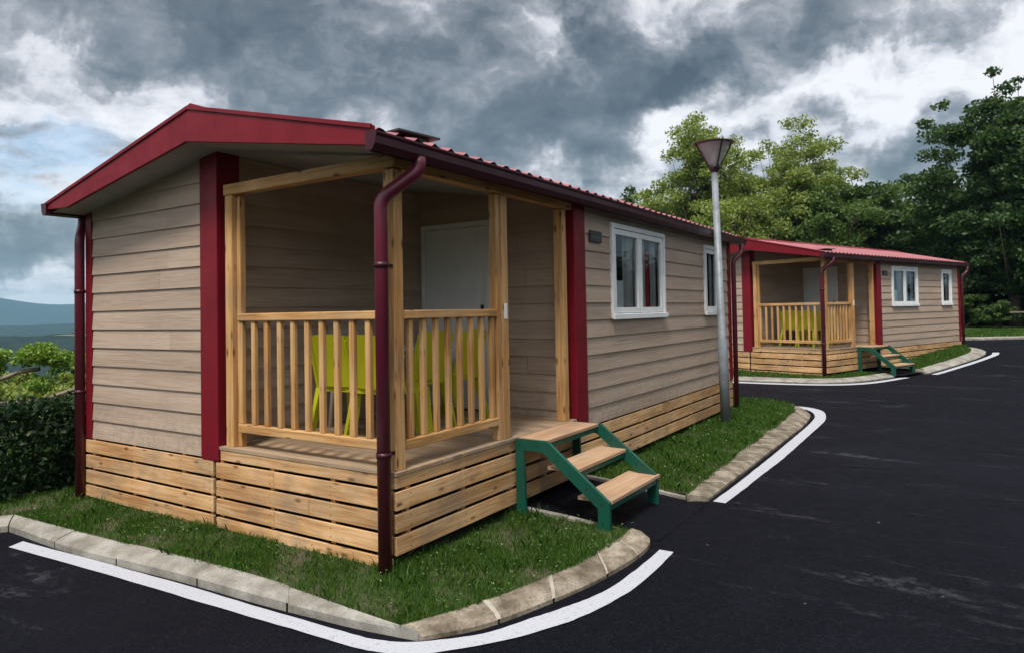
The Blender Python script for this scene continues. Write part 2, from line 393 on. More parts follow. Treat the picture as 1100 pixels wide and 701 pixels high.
# hills and far woods: heightfields with real depth
def heightfield(name, cx, cy, ang, lx, ly, nx_, ny_, fn, material):
    g = MB(); ca, sa = math.cos(ang), math.sin(ang)
    for j in range(ny_+1):
        for i in range(nx_+1):
            a_, b_ = (i/nx_-.5)*lx, (j/ny_-.5)*ly
            g.v.append((cx+ca*a_-sa*b_, cy+sa*a_+ca*b_, fn(a_, b_)))
    for j in range(ny_):
        for i in range(nx_):
            a_ = j*(nx_+1)+i; g.f.append((a_, a_+1, a_+nx_+2, a_+nx_+1)); g.uv.append([(0, 0)]*4); g.mi.append(0); g.sm.append(True)
    o = g.build(name, material); o['kind'] = 'structure'; return o
ph = [rnd.random()*6 for _ in range(12)]
def ridge(a_, k_, ph0): return math.sin(a_*k_+ph[ph0])+.5*math.sin(a_*k_*2.3+ph[ph0+1])+.25*math.sin(a_*k_*5.1+ph[ph0+2])
dirL = R(67)   # direction of the view to the left, clockwise from +Y
def at_az(d, az): return (-math.sin(az)*d+3.2, math.cos(az)*d-3.5)
c = at_az(4800, dirL)
heightfield('hills', c[0], c[1], dirL, 5200, 1500, 90, 14, lambda a_, b_: -70 + (205+34*ridge(a_, .0019, 0))*math.exp(-(b_/520)**2)*(.35+.65*math.exp(-((a_)/2300)**4)), 'woods_far')
c = at_az(2500, R(67))
heightfield('wooded_ridge', c[0], c[1], R(67), 4200, 900, 200, 30, lambda a_, b_: -66 + (52+9*ridge(a_, .0031, 6)+rnd.uniform(-1.5, 1.5))*math.exp(-(b_/300)**2), 'woods_far')
c = at_az(1150, R(66))
heightfield('wooded_ridge', c[0], c[1], R(66), 2200, 560, 300, 50, lambda a_, b_: -66 + (51+4*ridge(a_, .006, 4)+2.5*math.sin(a_*.09)*math.sin(a_*.041+b_*.06)+rnd.uniform(-1.8, 2.6))*math.exp(-(b_/190)**2), 'woods_far')

# sheets over a polygon
def inpoly(x, y, poly):
    c_ = False; n = len(poly)
    for i in range(n):
        x1, y1 = poly[i][:2]; x2, y2 = poly[(i+1) % n][:2]
        if (y1 > y) != (y2 > y) and x < (x2-x1)*(y-y1)/(y2-y1)+x1: c_ = not c_
    return c_
def sheet(name, poly, zf, material, step=.25, area=None):
    n = len(poly); vs = [Vector(p[:2]) for p in poly]; ed = [(i, (i+1) % n) for i in range(n)]
    xs = [p[0] for p in poly]; ys = [p[1] for p in poly]
    x = min(xs)
    while x < max(xs):
        y = min(ys)
        while y < max(ys):
            if inpoly(x, y, poly): vs.append(Vector((x+.001, y+.0013)))
            y += step
        x += step
    vo, eo, fo, *_ = delaunay_2d_cdt(vs, ed, [], 1, 1e-4)
    g = MB(); g.v = [(p.x, p.y, zf(p.x, p.y)) for p in vo]
    for q in fo:
        a_, b_, c_ = [vo[i] for i in q[:3]]
        q = tuple(q) if (b_-a_).cross(c_-a_) > 0 else tuple(q)[::-1]
        g.f.append(q); g.uv.append([(0, 0)]*len(q)); g.mi.append(0); g.sm.append(True)
    o = g.build(name, material); o['kind'] = 'structure'; return o

# asphalt
xs = [-10+.5*i for i in range(int(30/.5)+1)]; ys = [-11+.5*i for i in range(int(49/.5)+1)]
g = MB(); g.v = [(x, y, roadz(x, y)) for y in ys for x in xs]; nx = len(xs)
for j in range(len(ys)-1):
    for i in range(nx-1):
        a = j*nx+i; g.f.append((a, a+1, a+nx+1, a+nx)); g.uv.append([(0, 0)]*4); g.mi.append(0); g.sm.append(True)
g.build('road', 'asphalt')['kind'] = 'structure'

lineO = [[-3.353, -1.004], [-1.971, -0.948], [-0.981, -0.919], [-0.11, -0.892], [0.4, -0.865], [.62, -.83], [0.824, -0.74], [1.115, -0.39], [1.25, -.14], [1.336, 0.059], [1.405, 0.345], [1.443, 0.62], [1.447, 0.998], [1.431, 1.389]]
lineI = [[-3.424, -0.876], [-2.093, -0.822], [-1.082, -0.79], [-0.237, -0.783], [0.35, -0.755], [.56, -.72], [0.738, -0.625], [0.978, -0.37], [1.10, -.09], [1.183, 0.112], [1.263, 0.339], [1.316, 0.614], [1.329, 0.989], [1.323, 1.386]]
kO = [[-3.893, -0.799], [-2.649, -0.832], [-1.33, -0.765], [-0.428, -0.747], [0.232, -0.702], [0.727, -0.62]]
kI = [[-4.055, -0.69], [-2.67, -0.65], [-1.61, -0.597], [-0.649, -0.579], [0.138, -0.623], [0.587, -0.648]]
cO = [[0.727, -0.62], [0.939, -0.315], [1.074, 0.078], [1.193, 0.554], [1.25, 1.009], [1.25, 1.316], [1.195, 1.511], [1.10, 1.60]]
cI = [[0.587, -0.648], [0.763, -0.254], [0.925, 0.279], [1.008, 0.813], [1.036, 1.20], [1.035, 1.35], [1.03, 1.44], [1.02, 1.56]]
l2O = [[1.389, 2.839], [1.41, 3.434], [1.42, 4.146], [1.441, 5.055], [1.434, 6.227], [1.43, 7.2], [1.416, 8.11], [1.338, 8.708], [1.201, 9.223], [0.94, 9.536], [0.665, 9.62]]
l2I = [[1.276, 2.846], [1.29, 3.5], [1.293, 4.2], [1.295, 5.055], [1.285, 6.2], [1.275, 7.2], [1.25, 8.08], [1.19, 8.60], [1.077, 9.0], [0.902, 9.30], [0.659, 9.38]]
k2O = [[1.235, 2.84], [1.235, 3.762], [1.235, 5.049], [1.235, 6.3], [1.235, 7.3], [1.20, 8.0], [1.121, 8.6], [0.922, 9.1], [0.711, 9.30]]
k2I = [[1.069, 2.72], [1.03, 3.55], [1.0, 4.7], [0.98, 5.8], [0.98, 6.8], [0.97, 7.6], [0.93, 8.2], [0.83, 8.75], [0.60, 9.15]]
def cr(pts, n=6):
    p = [Vector(q) for q in pts]; p = [p[0]*2-p[1]]+p+[p[-1]*2-p[-2]]; o_ = []
    for i in range(1, len(p)-2):
        for j in range(n):
            t_ = j/n; a_, b_, c_, d_ = p[i-1:i+3]
            o_.append(tuple(.5*((2*b_)+(c_-a_)*t_+(2*a_-5*b_+4*c_-d_)*t_*t_+(3*b_-a_-3*c_+d_)*t_**3)))
    return o_+[tuple(p[-2])]
def strip(g, A, B, za, zb, mi=0):
    A, B = cr(A), cr(B)
    j = rnd.uniform
    A = [(a[0]+j(-.003, .003), a[1]+j(-.003, .003)) for a in A]; B = [(a[0]+j(-.003, .003), a[1]+j(-.003, .003)) for a in B]
    for i in range(len(A)-1):
        g.face([(*A[i], za(*A[i])), (*A[i+1], za(*A[i+1])), (*B[i+1], zb(*B[i+1])), (*B[i], zb(*B[i]))], mi=mi)
g = MB(); lz = lambda x, y: roadz(x, y)+.006
strip(g, lineO, lineI, lz, lz); strip(g, l2O, l2I, lz, lz)
h2o = [(-4.2, 12.5), (-1.107, 12.52), (0.046, 12.58), (0.943, 12.86), (1.586, 13.60), (2.177, 15.20)]
h2i = [(-4.2, 12.78), (-1.107, 12.80), (0.0, 12.85), (0.82, 13.08), (1.43, 13.75), (2.02, 15.22)]
h2o2 = [T2(1.38, 2.55), T2(1.38, 4), T2(1.40, 5.6), T2(1.36, 6.8), T2(1.22, 7.35)]; h2i2 = [T2(1.25, 2.55), T2(1.25, 4), T2(1.27, 5.55), T2(1.22, 6.7), T2(1.09, 7.22)]
strip(g, h2o, h2i, lz, lz); strip(g, h2o2, h2i2, lz, lz)
g.build('road_marking', 'white_line', fixn=True)['kind'] = 'structure'

# kerbs: separate stones with mortar joints
def resample(A, B, step):
    out_ = [];
    acc = 0
    for i in range(len(A)-1):
        a0, a1, b0, b1 = map(Vector, (A[i], A[i+1], B[i], B[i+1])); L = (a1-a0).length; n = max(1, round(L/.06))
        for j in range(n): t_ = j/n; out_.append((a0.lerp(a1, t_), b0.lerp(b1, t_), acc+L*t_))
        acc += L
    out_.append((Vector(A[-1]), Vector(B[-1]), acc)); return out_, acc
def kerb(g, A, B, zt, step=.5, lip=.025, drop=.0):
    if len(A) > 2: A, B = cr(A, 4), cr(B, 4)
    pts, L = resample(A, B, step); n = max(1, round(L/step)); edges = [L*i/n+rnd.uniform(-.06, .06)*(0 < i < n) for i in range(n+1)]
    def sect(a_, b_, off=0.0, jit=0.0):
        zr = roadz(*a_); ztop = zt(*b_); d = (b_-a_)
        return [(*a_, zr-.04), (*a_, zr+lip+off+jit), (*(a_+d*.18), zr+lip+.012+(ztop-zr-lip)*.25+off+jit), (*(a_+d*.9), ztop+off+jit), (*b_, ztop-.004+off+jit), (*b_, ztop-.10)]
    for i in range(n):
        e0, e1 = edges[i]+.008, edges[i+1]-.008; j = rnd.uniform(-.004, .005)
        ps = [(a_, b_) for a_, b_, s_ in pts if e0 < s_ < e1]
        def interp(s_):
            for q in range(len(pts)-1):
                if pts[q][2] <= s_ <= pts[q+1][2]+1e-9:
                    t_ = (s_-pts[q][2])/max(1e-6, pts[q+1][2]-pts[q][2]); return (pts[q][0].lerp(pts[q+1][0], t_), pts[q][1].lerp(pts[q+1][1], t_))
            return pts[-1][:2]
        ps = [interp(e0)] + ps + [interp(e1)]
        secs = [sect(a_, b_, 0, j) for a_, b_ in ps]; i0 = len(g.v); m_ = len(secs[0])
        for s_ in secs: g.v += s_
        for q in range(len(secs)-1):
            for k_ in range(m_-1):
                g.f.append((i0+q*m_+k_, i0+(q+1)*m_+k_, i0+(q+1)*m_+k_+1, i0+q*m_+k_+1)); g.uv.append([(0, 0)]*4); g.mi.append(0); g.sm.append(False)
        g.f.append(tuple(i0+k_ for k_ in range(m_))); g.uv.append([(0, 0)]*m_); g.mi.append(0); g.sm.append(False)
        e = i0+(len(secs)-1)*m_; g.f.append(tuple(e+k_ for k_ in range(m_))[::-1]); g.uv.append([(0, 0)]*m_); g.mi.append(0); g.sm.append(False)
        if i:   # mortar
            A1, B1 = interp(edges[i]-.014); A2, B2 = interp(edges[i]+.014); s1, s2 = sect(A1, B1, .003), sect(A2, B2, .003)
            for k_ in range(1, m_-2): g.face([s1[k_], s2[k_], s2[k_+1], s1[k_+1]], mi=1)
kz = lambda x, y: vergez(x, y)+.012
g = MB(); kerb(g, cO, cI, kz, .52); kerb(g, k2O, k2I, kz, .55); g.build('kerb', ['kerb_stone', 'mortar'], fixn=False)['kind'] = 'structure'
g = MB(); kerb(g, kO, kI, lambda x, y: vergez(x, y)+.02, .95, .05)
kerb(g, [(-6.6, -4.4), (-3.893, -0.799)], [(-6.75, -4.3), (-4.055, -0.69)], lambda x, y: vergez(x, y)+.02, 1.0, .05)
g.build('kerb', ['kerb_grey', 'kerb_grey'])['kind'] = 'structure'
v2z = lambda x, y: .075+.38*ss(15.0, 22.5, y)
q2o = [(-4.2, 12.95), (-1.107, 12.97), (-.05, 13.0), (0.74, 13.2), (1.33, 13.85), (1.92, 15.30)]
q2i = [(-4.2, 13.30), (-1.107, 13.3), (-.12, 13.33), (0.60, 13.48), (1.10, 14.0), (1.62, 15.36)]
q2o2 = [T2(1.16, 2.6), T2(1.16, 4), T2(1.18, 5.5), T2(1.10, 6.6), T2(.86, 7.4), T2(.50, 7.9)]; q2i2 = [T2(.86, 2.6), T2(.86, 4), T2(.87, 5.4), T2(.80, 6.4), T2(.60, 7.1), T2(.32, 7.6)]
g = MB(); kerb(g, q2o, q2i, lambda x, y: v2z(x, y)+.01, .8); kerb(g, q2o2, q2i2, lambda x, y: v2z(x, y)+.01, .8); g.build('kerb', ['kerb_grey', 'kerb_grey'])['kind'] = 'structure'
bo = [(-14, 23.5), (-6, 24.8), (0, 25.9), (3.3, 27.0), (5.3, 28.4), (8, 29.8), (14, 31), (22, 31.2)]; bi = [(x-.08, y+.35) for x, y in bo]
g = MB(); kerb(g, bo, bi, lambda x, y: .46, 1.0, .06); g.build('kerb', ['kerb_grey', 'kerb_grey'])['kind'] = 'structure'

# verges
V1 = kI + cI[1:] + [(-.12, 1.53), (-.12, 2.80), (1.03, 2.80)] + k2I + [(.3, 9.40), (-.3, 9.62), (-9.4, 9.6), (-9.4, -8.5), (-6.75, -4.3)]
V1 = [tuple(p) for p in V1]
sheet('verge', V1, vergez, 'soil', .3)
V2a = [T2(-4.4, 1.45), *q2i, T2(1.02, 1.45)]
V2b = [T2(-4.4, 2.75), T2(1.05, 2.75), *q2i2, T2(.0, 8.5), T2(-4.4, 8.5)]
sheet('verge', V2a, v2z, 'soil', .6); sheet('verge', V2b, v2z, 'soil', .8)
V3 = [tuple(p) for p in bi] + [(60, 31), (60, 90), (-60, 90), (-60, 23.5)]
sheet('verge', V3, lambda x, y: .45+.02*max(0, y-40), 'field', 4)
# asphalt landing under the steps
def pz(x, y): return roadz(x, y)+.004 + .085*(1-ss(.0, 1.1, x))
sheet('path', [(-.12, 1.53), (1.02, 1.56), (1.25, 1.56), (1.25, 2.80), (1.03, 2.80), (-.12, 2.80)], pz, 'asphalt', .15)
sheet('path', [T2(-.1, 1.45), T2(1.05, 1.45), T2(1.05, 2.75), T2(-.1, 2.75)], lambda x, y: .06, 'asphalt', .3)
g = MB()
for (x0, y0, x1, y1) in [(-.10, 1.53, 1.03, 1.575), (-.10, 2.80, 1.05, 2.80)]:
    for q in range(2):
        xa, xb = x0+(x1-x0)*q/2, x0+(x1-x0)*(q+1)/2-.006; ya, yb = y0+(y1-y0)*q/2, y0+(y1-y0)*(q+1)/2
        g.beam((xa, ya, pz(xa, 2)-.005), (xb, yb, pz(xb, 2)-.005), .05, .07)
o = g.build('path_edging', 'kerb_grey', bevel=.008); o['kind'] = 'structure'

# ------------------------------------------------------------ grass (uncountable)
def leafmesh(name, V, nper, material, parent=None):
    """V: (n*nper,3) array, each nper verts is one face"""
    n = len(V)//nper
    me = bpy.data.meshes.new(name); me.vertices.add(len(V)); me.vertices.foreach_set('co', V.astype(np.float32).ravel())
    me.loops.add(len(V)); me.loops.foreach_set('vertex_index', np.arange(len(V), dtype=np.int32))
    me.polygons.add(n); me.polygons.foreach_set('loop_start', np.arange(0, len(V), nper, dtype=np.int32))
    me.update(calc_edges=True); me.materials.append(MATS[material])
    o = bpy.data.objects.new(name, me); COL.objects.link(o)
    if parent: o.parent = parent
    return o
rng = np.random.default_rng(3)
def vnoise(x, y, s):
    return (np.sin(x*s+1.3*np.sin(y*s*1.7+.4))+np.sin(y*s*1.3+1.7*np.sin(x*s*.9+2.))+np.sin((x+y)*s*2.7+1.))/3
def blades(poly, zf, dens, hmin, hmax, wd, excl, bbox, thin=0.0):
    x0, x1, y0, y1 = bbox; n = int((x1-x0)*(y1-y0)*dens)
    X = rng.uniform(x0, x1, n); Y = rng.uniform(y0, y1, n)
    keep = np.array([inpoly(a_, b_, poly) and not excl(a_, b_) for a_, b_ in zip(X, Y)])
    nz = vnoise(X, Y, 3.1)+.5*vnoise(X, Y, 11.)
    keep &= (nz + rng.uniform(-.6, 1.4, n)) > thin
    X, Y, nz = X[keep], Y[keep], nz[keep]; n = len(X)
    Z = np.array([zf(a_, b_) for a_, b_ in zip(X, Y)])
    H = rng.uniform(hmin, hmax, n)*(1+.35*nz); th = rng.uniform(0, 2*np.pi, n); ln = rng.uniform(.1, .9, n)*H; ph_ = rng.uniform(0, 2*np.pi, n)
    Wd = wd*rng.uniform(.7, 1.3, n)
    dx, dy = np.cos(th)*Wd/2, np.sin(th)*Wd/2; lx, ly = np.cos(ph_)*ln, np.sin(ph_)*ln
    V = np.zeros((n, 5, 3))
    V[:, 0] = np.c_[X-dx, Y-dy, Z-.005]; V[:, 1] = np.c_[X+dx, Y+dy, Z-.005]
    V[:, 2] = np.c_[X+dx*.7+lx*.35, Y+dy*.7+ly*.35, Z+H*.6]; V[:, 3] = np.c_[X+lx, Y+ly, Z+H*.95]; V[:, 4] = np.c_[X-dx*.7+lx*.35, Y-dy*.7+ly*.35, Z+H*.6]
    return V.reshape(-1, 3)
under = lambda x, y: (-4.05 < x < -.06 and .06 < y < 8.0)
def clover(poly, zf, dens, size, excl, bbox):
    x0, x1, y0, y1 = bbox; n = int((x1-x0)*(y1-y0)*dens); X = rng.uniform(x0, x1, n); Y = rng.uniform(y0, y1, n)
    keep = np.array([inpoly(a_, b_, poly) and not excl(a_, b_) for a_, b_ in zip(X, Y)]) & (vnoise(X+7, Y-3, 4.3)+rng.uniform(-.7, .7, n) > .25)
    X, Y = X[keep], Y[keep]; n = len(X); Z = np.array([zf(a_, b_) for a_, b_ in zip(X, Y)])+rng.uniform(.02, .075, n)
    C_ = np.repeat(np.c_[X, Y, Z], 3, 0)+rng.normal(0, size*.9, (n*3, 3))*[1, 1, .4]
    A = rng.normal(size=(n*3, 3)); A[:, 2] *= .4; A /= np.linalg.norm(A, axis=1)[:, None]; B = np.cross(A, rng.normal(size=(n*3, 3))*[.5, .5, 0]+[0, 0, 1]); B /= np.linalg.norm(B, axis=1)[:, None]
    s_ = size*rng.uniform(.6, 1.2, (n*3, 1)); V = np.stack([C_-A*s_, C_-B*s_*.7, C_+A*s_, C_+B*s_*.7], 1); return V.reshape(-1, 3)
LRP = lambda A, B: [(a[0]*.84+b[0]*.16, a[1]*.84+b[1]*.16) for a, b in zip(A, B)]
front = [*LRP(kI, kO), *LRP(cI, cO)[1:], (-.1, 1.53), (-4.2, 1.53), (-4.2, -.6)]; front = [tuple(p) for p in front]
side = [(-.1, 2.8), (1.03, 2.8), *LRP(k2I, k2O), (.3, 9.4), (-.3, 9.62), (-1.5, 9.6), (-1.5, 8.2), (-.05, 8.2)]
left = [(-4.055, -.69), (-4.055, 9), (-8.5, 9), (-8.5, -7), (-6.75, -4.3)]
o = leafmesh('grass', np.concatenate([blades(front, vergez, 14500, .018, .050, .0042, under, (-4.2, 1.1, -.72, 1.6), .14), blades(front, vergez, 900, .05, .105, .0055, under, (-4.2, 1.1, -.72, 1.6), 1.05)]), 5, 'grass_blades'); o['kind'] = 'stuff'; o['label'] = 'ragged green grass of the kerbed verge in front of the near cabin'
o = leafmesh('grass', np.concatenate([blades(side, vergez, 9500, .020, .052, .0055, under, (-1.5, 1.1, 2.8, 9.7), .06), blades(side, vergez, 700, .05, .11, .007, under, (-1.5, 1.1, 2.8, 9.7), 1.0)]), 5, 'grass_blades'); o['kind'] = 'stuff'; o['label'] = 'dense green grass of the verge around the lamp post'
o = leafmesh('grass', blades(left, vergez, 2600, .03, .07, .008, under, (-8.5, -4, -7, 9), .0), 5, 'grass_blades'); o['kind'] = 'stuff'; o['label'] = 'grass left of the near cabin beside the dark hedge'
o = leafmesh('clover', np.concatenate([clover(front, vergez, 260, .0075, under, (-4.2, 1.1, -.72, 1.6)), clover(side, vergez, 150, .009, under, (-1.5, 1.1, 2.8, 9.7))]), 4, 'clover'); o['kind'] = 'stuff'; o['label'] = 'pale clover leaves and small weeds scattered in the grass'
in2 = lambda x, y: False
G2 = np.concatenate([blades(V2a, v2z, 2200, .03, .06, .012, in2, (-4.2, 2.2, 13.2, 15.6)), blades(V2b, v2z, 2600, .03, .07, .014, in2, (1.0, 5.5, 15.5, 23)), blades(V3, lambda x, y: .45, 350, .05, .12, .03, in2, (2.5, 9, 27, 36))])
o = leafmesh('grass', G2, 5, 'grass_blades'); o['kind'] = 'stuff'; o['label'] = 'grass of the verge around the far cabin'

# ------------------------------------------------------------ the cabin
WD, PX, CY, LY = 4.14, 1.98, 2.60, 8.08
SZ, DZ, P = .541, .65, .18
XR = -1.89
def soff(x): return 3.119-.161*abs(x-XR) if x > XR else 3.119-.150*(XR-x)
def rooftop(x): return 3.375-.238*abs(x+1.85) if x > -1.85 else 3.375-.216*(-1.85-x)
H1 = empty('mobile_home', 'near beige clad cabin with bright red barge board and open timber porch', 'cabin', group='matching beige holiday cabins')

def clip(poly, a_, b_, c_):   # keep a*s+b*z<=c
    out_ = []
    for i in range(len(poly)):
        p, q = poly[i], poly[(i+1) % len(poly)]; dp, dq = a_*p[0]+b_*p[1]-c_, a_*q[0]+b_*q[1]-c_
        if dp <= 0: out_.append(p)
        if (dp < 0) != (dq < 0) and abs(dp-dq) > 1e-9: t_ = dp/(dp-dq); out_.append((p[0]+(q[0]-p[0])*t_, p[1]+(q[1]-p[1])*t_))
    return out_
def siding(name, org, dr, nr, s0, s1, z0, z1, holes=(), clips=(), parent=H1, joints=4):
    g = MB(); org, dr, nr = Vector(org), Vector(dr), Vector(nr); k_ = 0
    def P3(s, z, off): return tuple(org+dr*s+nr*off+Vector((0, 0, z)))
    zb = SZ
    while zb < z1:
        zt = zb+P
        if zt > z0:
            js = sorted([rnd.uniform(s0+.3, s1-.3)] if (s1-s0 > 1.5 and rnd.random() < .3) else [])
            cuts = [s0]+js+[s1]
            for ci in range(len(cuts)-1):
                a0, a1 = cuts[ci]+(.0015 if ci else 0), cuts[ci+1]-(.0015 if ci < len(cuts)-2 else 0)
                zs = sorted(set([max(zb, z0), min(zt, z1)]+[h for H in holes for h in H[2:] if zb < h < zt]))
                for za, zc in zip(zs[:-1], zs[1:]):
                    iv = [(a0, a1)]
                    for H in holes:
                        if H[2] < zc-1e-6 and H[3] > za+1e-6:
                            iv = [q for (b0, b1) in iv for q in ((b0, min(b1, H[0])), (max(b0, H[1]), b1)) if q[1]-q[0] > 1e-4]
                    for b0, b1 in iv:
                        poly = [(b0, za), (b1, za), (b1, zc), (b0, zc)]
                        for c_ in clips: poly = clip(poly, *c_) if len(poly) > 2 else poly
                        if len(poly) < 3: continue
                        off = lambda z: .017-.014*(z-zb)/P
                        g.face([P3(s, z, off(z)) for s, z in poly], [(s+k_*.37, z) for s, z in poly])
                        if abs(za-zb) < 1e-6:
                            lo = [s for s, z in poly if abs(z-za) < 1e-6]
                            if len(lo) >= 2: g.face([P3(min(lo), za, .0), P3(max(lo), za, .0), P3(max(lo), za, .017), P3(min(lo), za, .017)], [(0, 0)]*4)
        zb = zt; k_ += 1
    bk = [(s0, z0), (s1, z0), (s1, z1), (s0, z1)]
    if not holes:
        for c_ in clips: bk = clip(bk, *c_)
        g.face([P3(s, z, -.012) for s, z in bk], [(0, 0)]*len(bk))
    return g.build(name, 'siding', parent)
cR = (.161, 1, 3.119+.161*XR)      # z <= 3.119-.161*(x-XR)
cL = (-.150, 1, 3.119-.150*XR)
win1 = (3.455, 5.075, 1.62, 2.687); win2 = (6.73, 7.46, 1.62, 2.672)
def inset(w_): return (w_[0]+.03, w_[1]-.03, w_[2]+.03, w_[3]-.03)
siding('wall', (0, 0, 0), (1, 0, 0), (0, -1, 0), -WD+.02, -PX-.02, SZ, 3.3, clips=(cR, cL))
siding('wall', (0, 0, 0), (0, 1, 0), (1, 0, 0), CY+.03, LY-.02, SZ, soff(0)+.02, holes=(inset(win1), inset(win2)))
siding('wall', (-PX, 0, 0), (0, 1, 0), (1, 0, 0), .03, CY, DZ, 3.1)
siding('wall', (0, CY, 0), (1, 0, 0), (0, -1, 0), -PX, -.02, DZ, 3.2, holes=((-1.90, -1.04, DZ-.01, 2.69),), clips=(cR,))
siding('wall', (-WD, 0, 0), (0, 1, 0), (-1, 0, 0), .02, LY-.02, SZ, soff(-WD)+.02)
siding('wall', (0, LY, 0), (1, 0, 0), (0, 1, 0), -WD+.02, -.02, SZ, 3.3, clips=(cR, cL))
g = MB(); g.box(-WD+.03, -.03, CY+.1, LY-.05, .56, .62); g.build('floor', 'black', H1)
# inside partition gives the windows a dim room behind them
g = MB(); g.box(-2.3, -2.25, CY+.1, LY-.05, .6, 3.0); g.build('partition', 'soffit_white', H1)

def trim(name, boxes, m_='red_trim', bv=.006):
    g = MB()
    for q in boxes: g.box(*q)
    return g.build(name, m_, H1, bevel=bv)
trim('corner_trim', [(-WD-.024, -WD+.085, -.026, -.003, SZ-.005, 2.82), (-WD-.026, -WD-.003, -.0265, .08, SZ-.006, 2.80)])
trim('corner_trim', [(-2.195, -PX+.004, -.034, -.003, SZ-.015, 3.112), (-PX-.003, -PX+.026, -.035, .19, SZ-.016, 3.11)])
trim('corner_trim', [(.004, .034, CY-.004, CY+.215, SZ-.01, 2.82), (-.19, .035, CY-.028, CY-.005, DZ+.003, 2.83)])
trim('corner_trim', [(.004, .03, LY-.10, LY+.02, SZ-.01, 2.82), (-.1, .031, LY+.021, LY+.035, SZ-.01, 2.83)])

# roof
g = MB(); y0, y1 = -.32, LY+.30; n = 230
ysn = [y0+(y1-y0)*i/n for i in range(n+1)]
def wave(y): 
    q = ((y-y0) % .185)/.185; return .029*max(0, math.cos((q-.5)*2*math.pi*1.0))**1.5 if True else 0
for xa, xb in ((-1.85, .115), (-4.25, -1.85)):
    m_ = 7
    for i in range(n):
        for j in range(m_):
            x0_, x1_ = xa+(xb-xa)*j/m_, xa+(xb-xa)*(j+1)/m_
            g.face([(x0_, ysn[i], rooftop(x0_)+wave(ysn[i])), (x1_, ysn[i], rooftop(x1_)+wave(ysn[i])), (x1_, ysn[i+1], rooftop(x1_)+wave(ysn[i+1])), (x0_, ysn[i+1], rooftop(x0_)+wave(ysn[i+1]))], smooth=False)
roof = g.build('roof', 'roof_red', H1)
g = MB(); g.prism([(-2.02, y0-.012, rooftop(-2.02)+.012), (-1.85, y0-.012, 3.405), (-1.68, y0-.012, rooftop(-1.68)+.012), (-1.68, y0-.012, rooftop(-1.68)+.030), (-1.85, y0-.012, 3.425), (-2.02, y0-.012, rooftop(-2.02)+.030)], (0, y1-y0+.02, 0))
g.build('ridge_cap', 'barge_red', roof, bevel=.004, fixn=True)
def barge(y, ext):
    g = MB(); g.prism([(.15, y, 2.789), (XR, y, 3.119), (-3.85, y, 2.785), (-4.22, y, 2.80), (-4.27, y, 2.82), (-4.27, y, rooftop(-4.27)+.006), (-1.85, y, 3.395), (.15, y, rooftop(.15)+.022)][::-1], (0, ext, 0))
    o = g.build('barge_board', 'barge_red', H1, bevel=.004, fixn=True)
    yy = y-.006 if ext > 0 and y < 0 else y+ext+.006
    for (xa, za, xb, zb) in ((.15, rooftop(.15)+.012, -1.85, 3.385), (-1.85, 3.385, -4.27, rooftop(-4.27)+.0)):
        g = MB(); g.beam((xa, yy, za), (xb, yy, zb), .012, .030); g.build('edge_flashing', 'red_trim', o, bevel=.002)
    return o
barge(-.345, .03); barge(LY+.30, .03)
g = MB()
for xa, xb in ((XR, .10), (-4.2, XR)):
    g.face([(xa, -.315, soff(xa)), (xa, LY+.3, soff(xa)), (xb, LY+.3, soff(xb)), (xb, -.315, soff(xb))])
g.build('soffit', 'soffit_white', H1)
# eaves boards (dark) and gutters
g = MB(); g.box(.085, .105, -.31, LY+.3, 2.765, 2.90); g.build('fascia', 'maroon', H1)
g = MB(); g.box(-4.215, -4.195, -.31, LY+.3, 2.755, 2.86); g.build('fascia', 'maroon', H1)
def gutter(x0, sgn, zt):
    g = MB(); prof = [(0, 0), (0, -.105), (.055, -.115), (.082, -.075), (.085, -.03), (.098, -.012), (.098, 0), (.088, 0), (.075, -.03), (.070, -.07), (.05, -.098), (.012, -.09), (.012, 0)]
    pts = [(x0+sgn*a_, -.36, zt+b_) for a_, b_ in prof]
    g.prism(pts if sgn > 0 else pts[::-1], (0, LY+.36+.42, 0)); 
    for yy in (-.366, LY+.42): g.prism([(x0, yy, zt), (x0, yy, zt-.112), (x0+sgn*.06, yy, zt-.118), (x0+sgn*.09, yy, zt-.075), (x0+sgn*.102, yy, zt+.003)], (0, .005, 0))
    return g.build('gutter', 'maroon', H1, fixn=True)
gutter(.107, 1, 2.876); gutter(-4.217, -1, 2.86)
def bez(pts, n=8):
    out_ = []
    for i in range(1, len(pts)-1):
        a_, b_, c_ = Vector(pts[i-1]), Vector(pts[i]), Vector(pts[i+1])
        p = b_.lerp(a_, min(.5, .07/(b_-a_).length)); q = b_.lerp(c_, min(.5, .07/(c_-b_).length))
        for j in range(n+1): t_ = j/n; out_.append(p.lerp(b_, t_).lerp(b_.lerp(q, t_), t_))
    return [Vector(pts[0])]+out_+[Vector(pts[-1])]
def downpipe(pts, rad=.042, bands=()):
    g = MB(); pp = bez(pts)
    g.tube(pp, rad, 12); o = g.build('downpipe', 'downpipe_paint', H1)
    for (x, y, z) in bands:
        b_ = MB(); b_.tube([(x, y, z-.018), (x, y, z+.018)], rad+.006, 12); b_.box(x-.012, x+.012, y, y+.10, z-.01, z+.01); b_.build('clip', 'maroon', o)
    return o
downpipe([(.155, .10, 2.79), (.155, .10, 2.70), (-.02, -.10, 2.50), (-.02, -.10, -.02)], .047, [(-.02, -.10, 2.05), (-.02, -.10, .78)])
downpipe([(-4.27, .0, 2.77), (-4.27, .0, 2.68), (-4.19, -.07, 2.54), (-4.19, -.07, -.06)], .045, [(-4.19, -.07, 2.0), (-4.19, -.07, 1.0)])
downpipe([(.155, LY+.26, 2.79), (.155, LY+.26, 2.64), (.065, LY+.08, 2.5), (.065, LY+.08, .03)], .040)
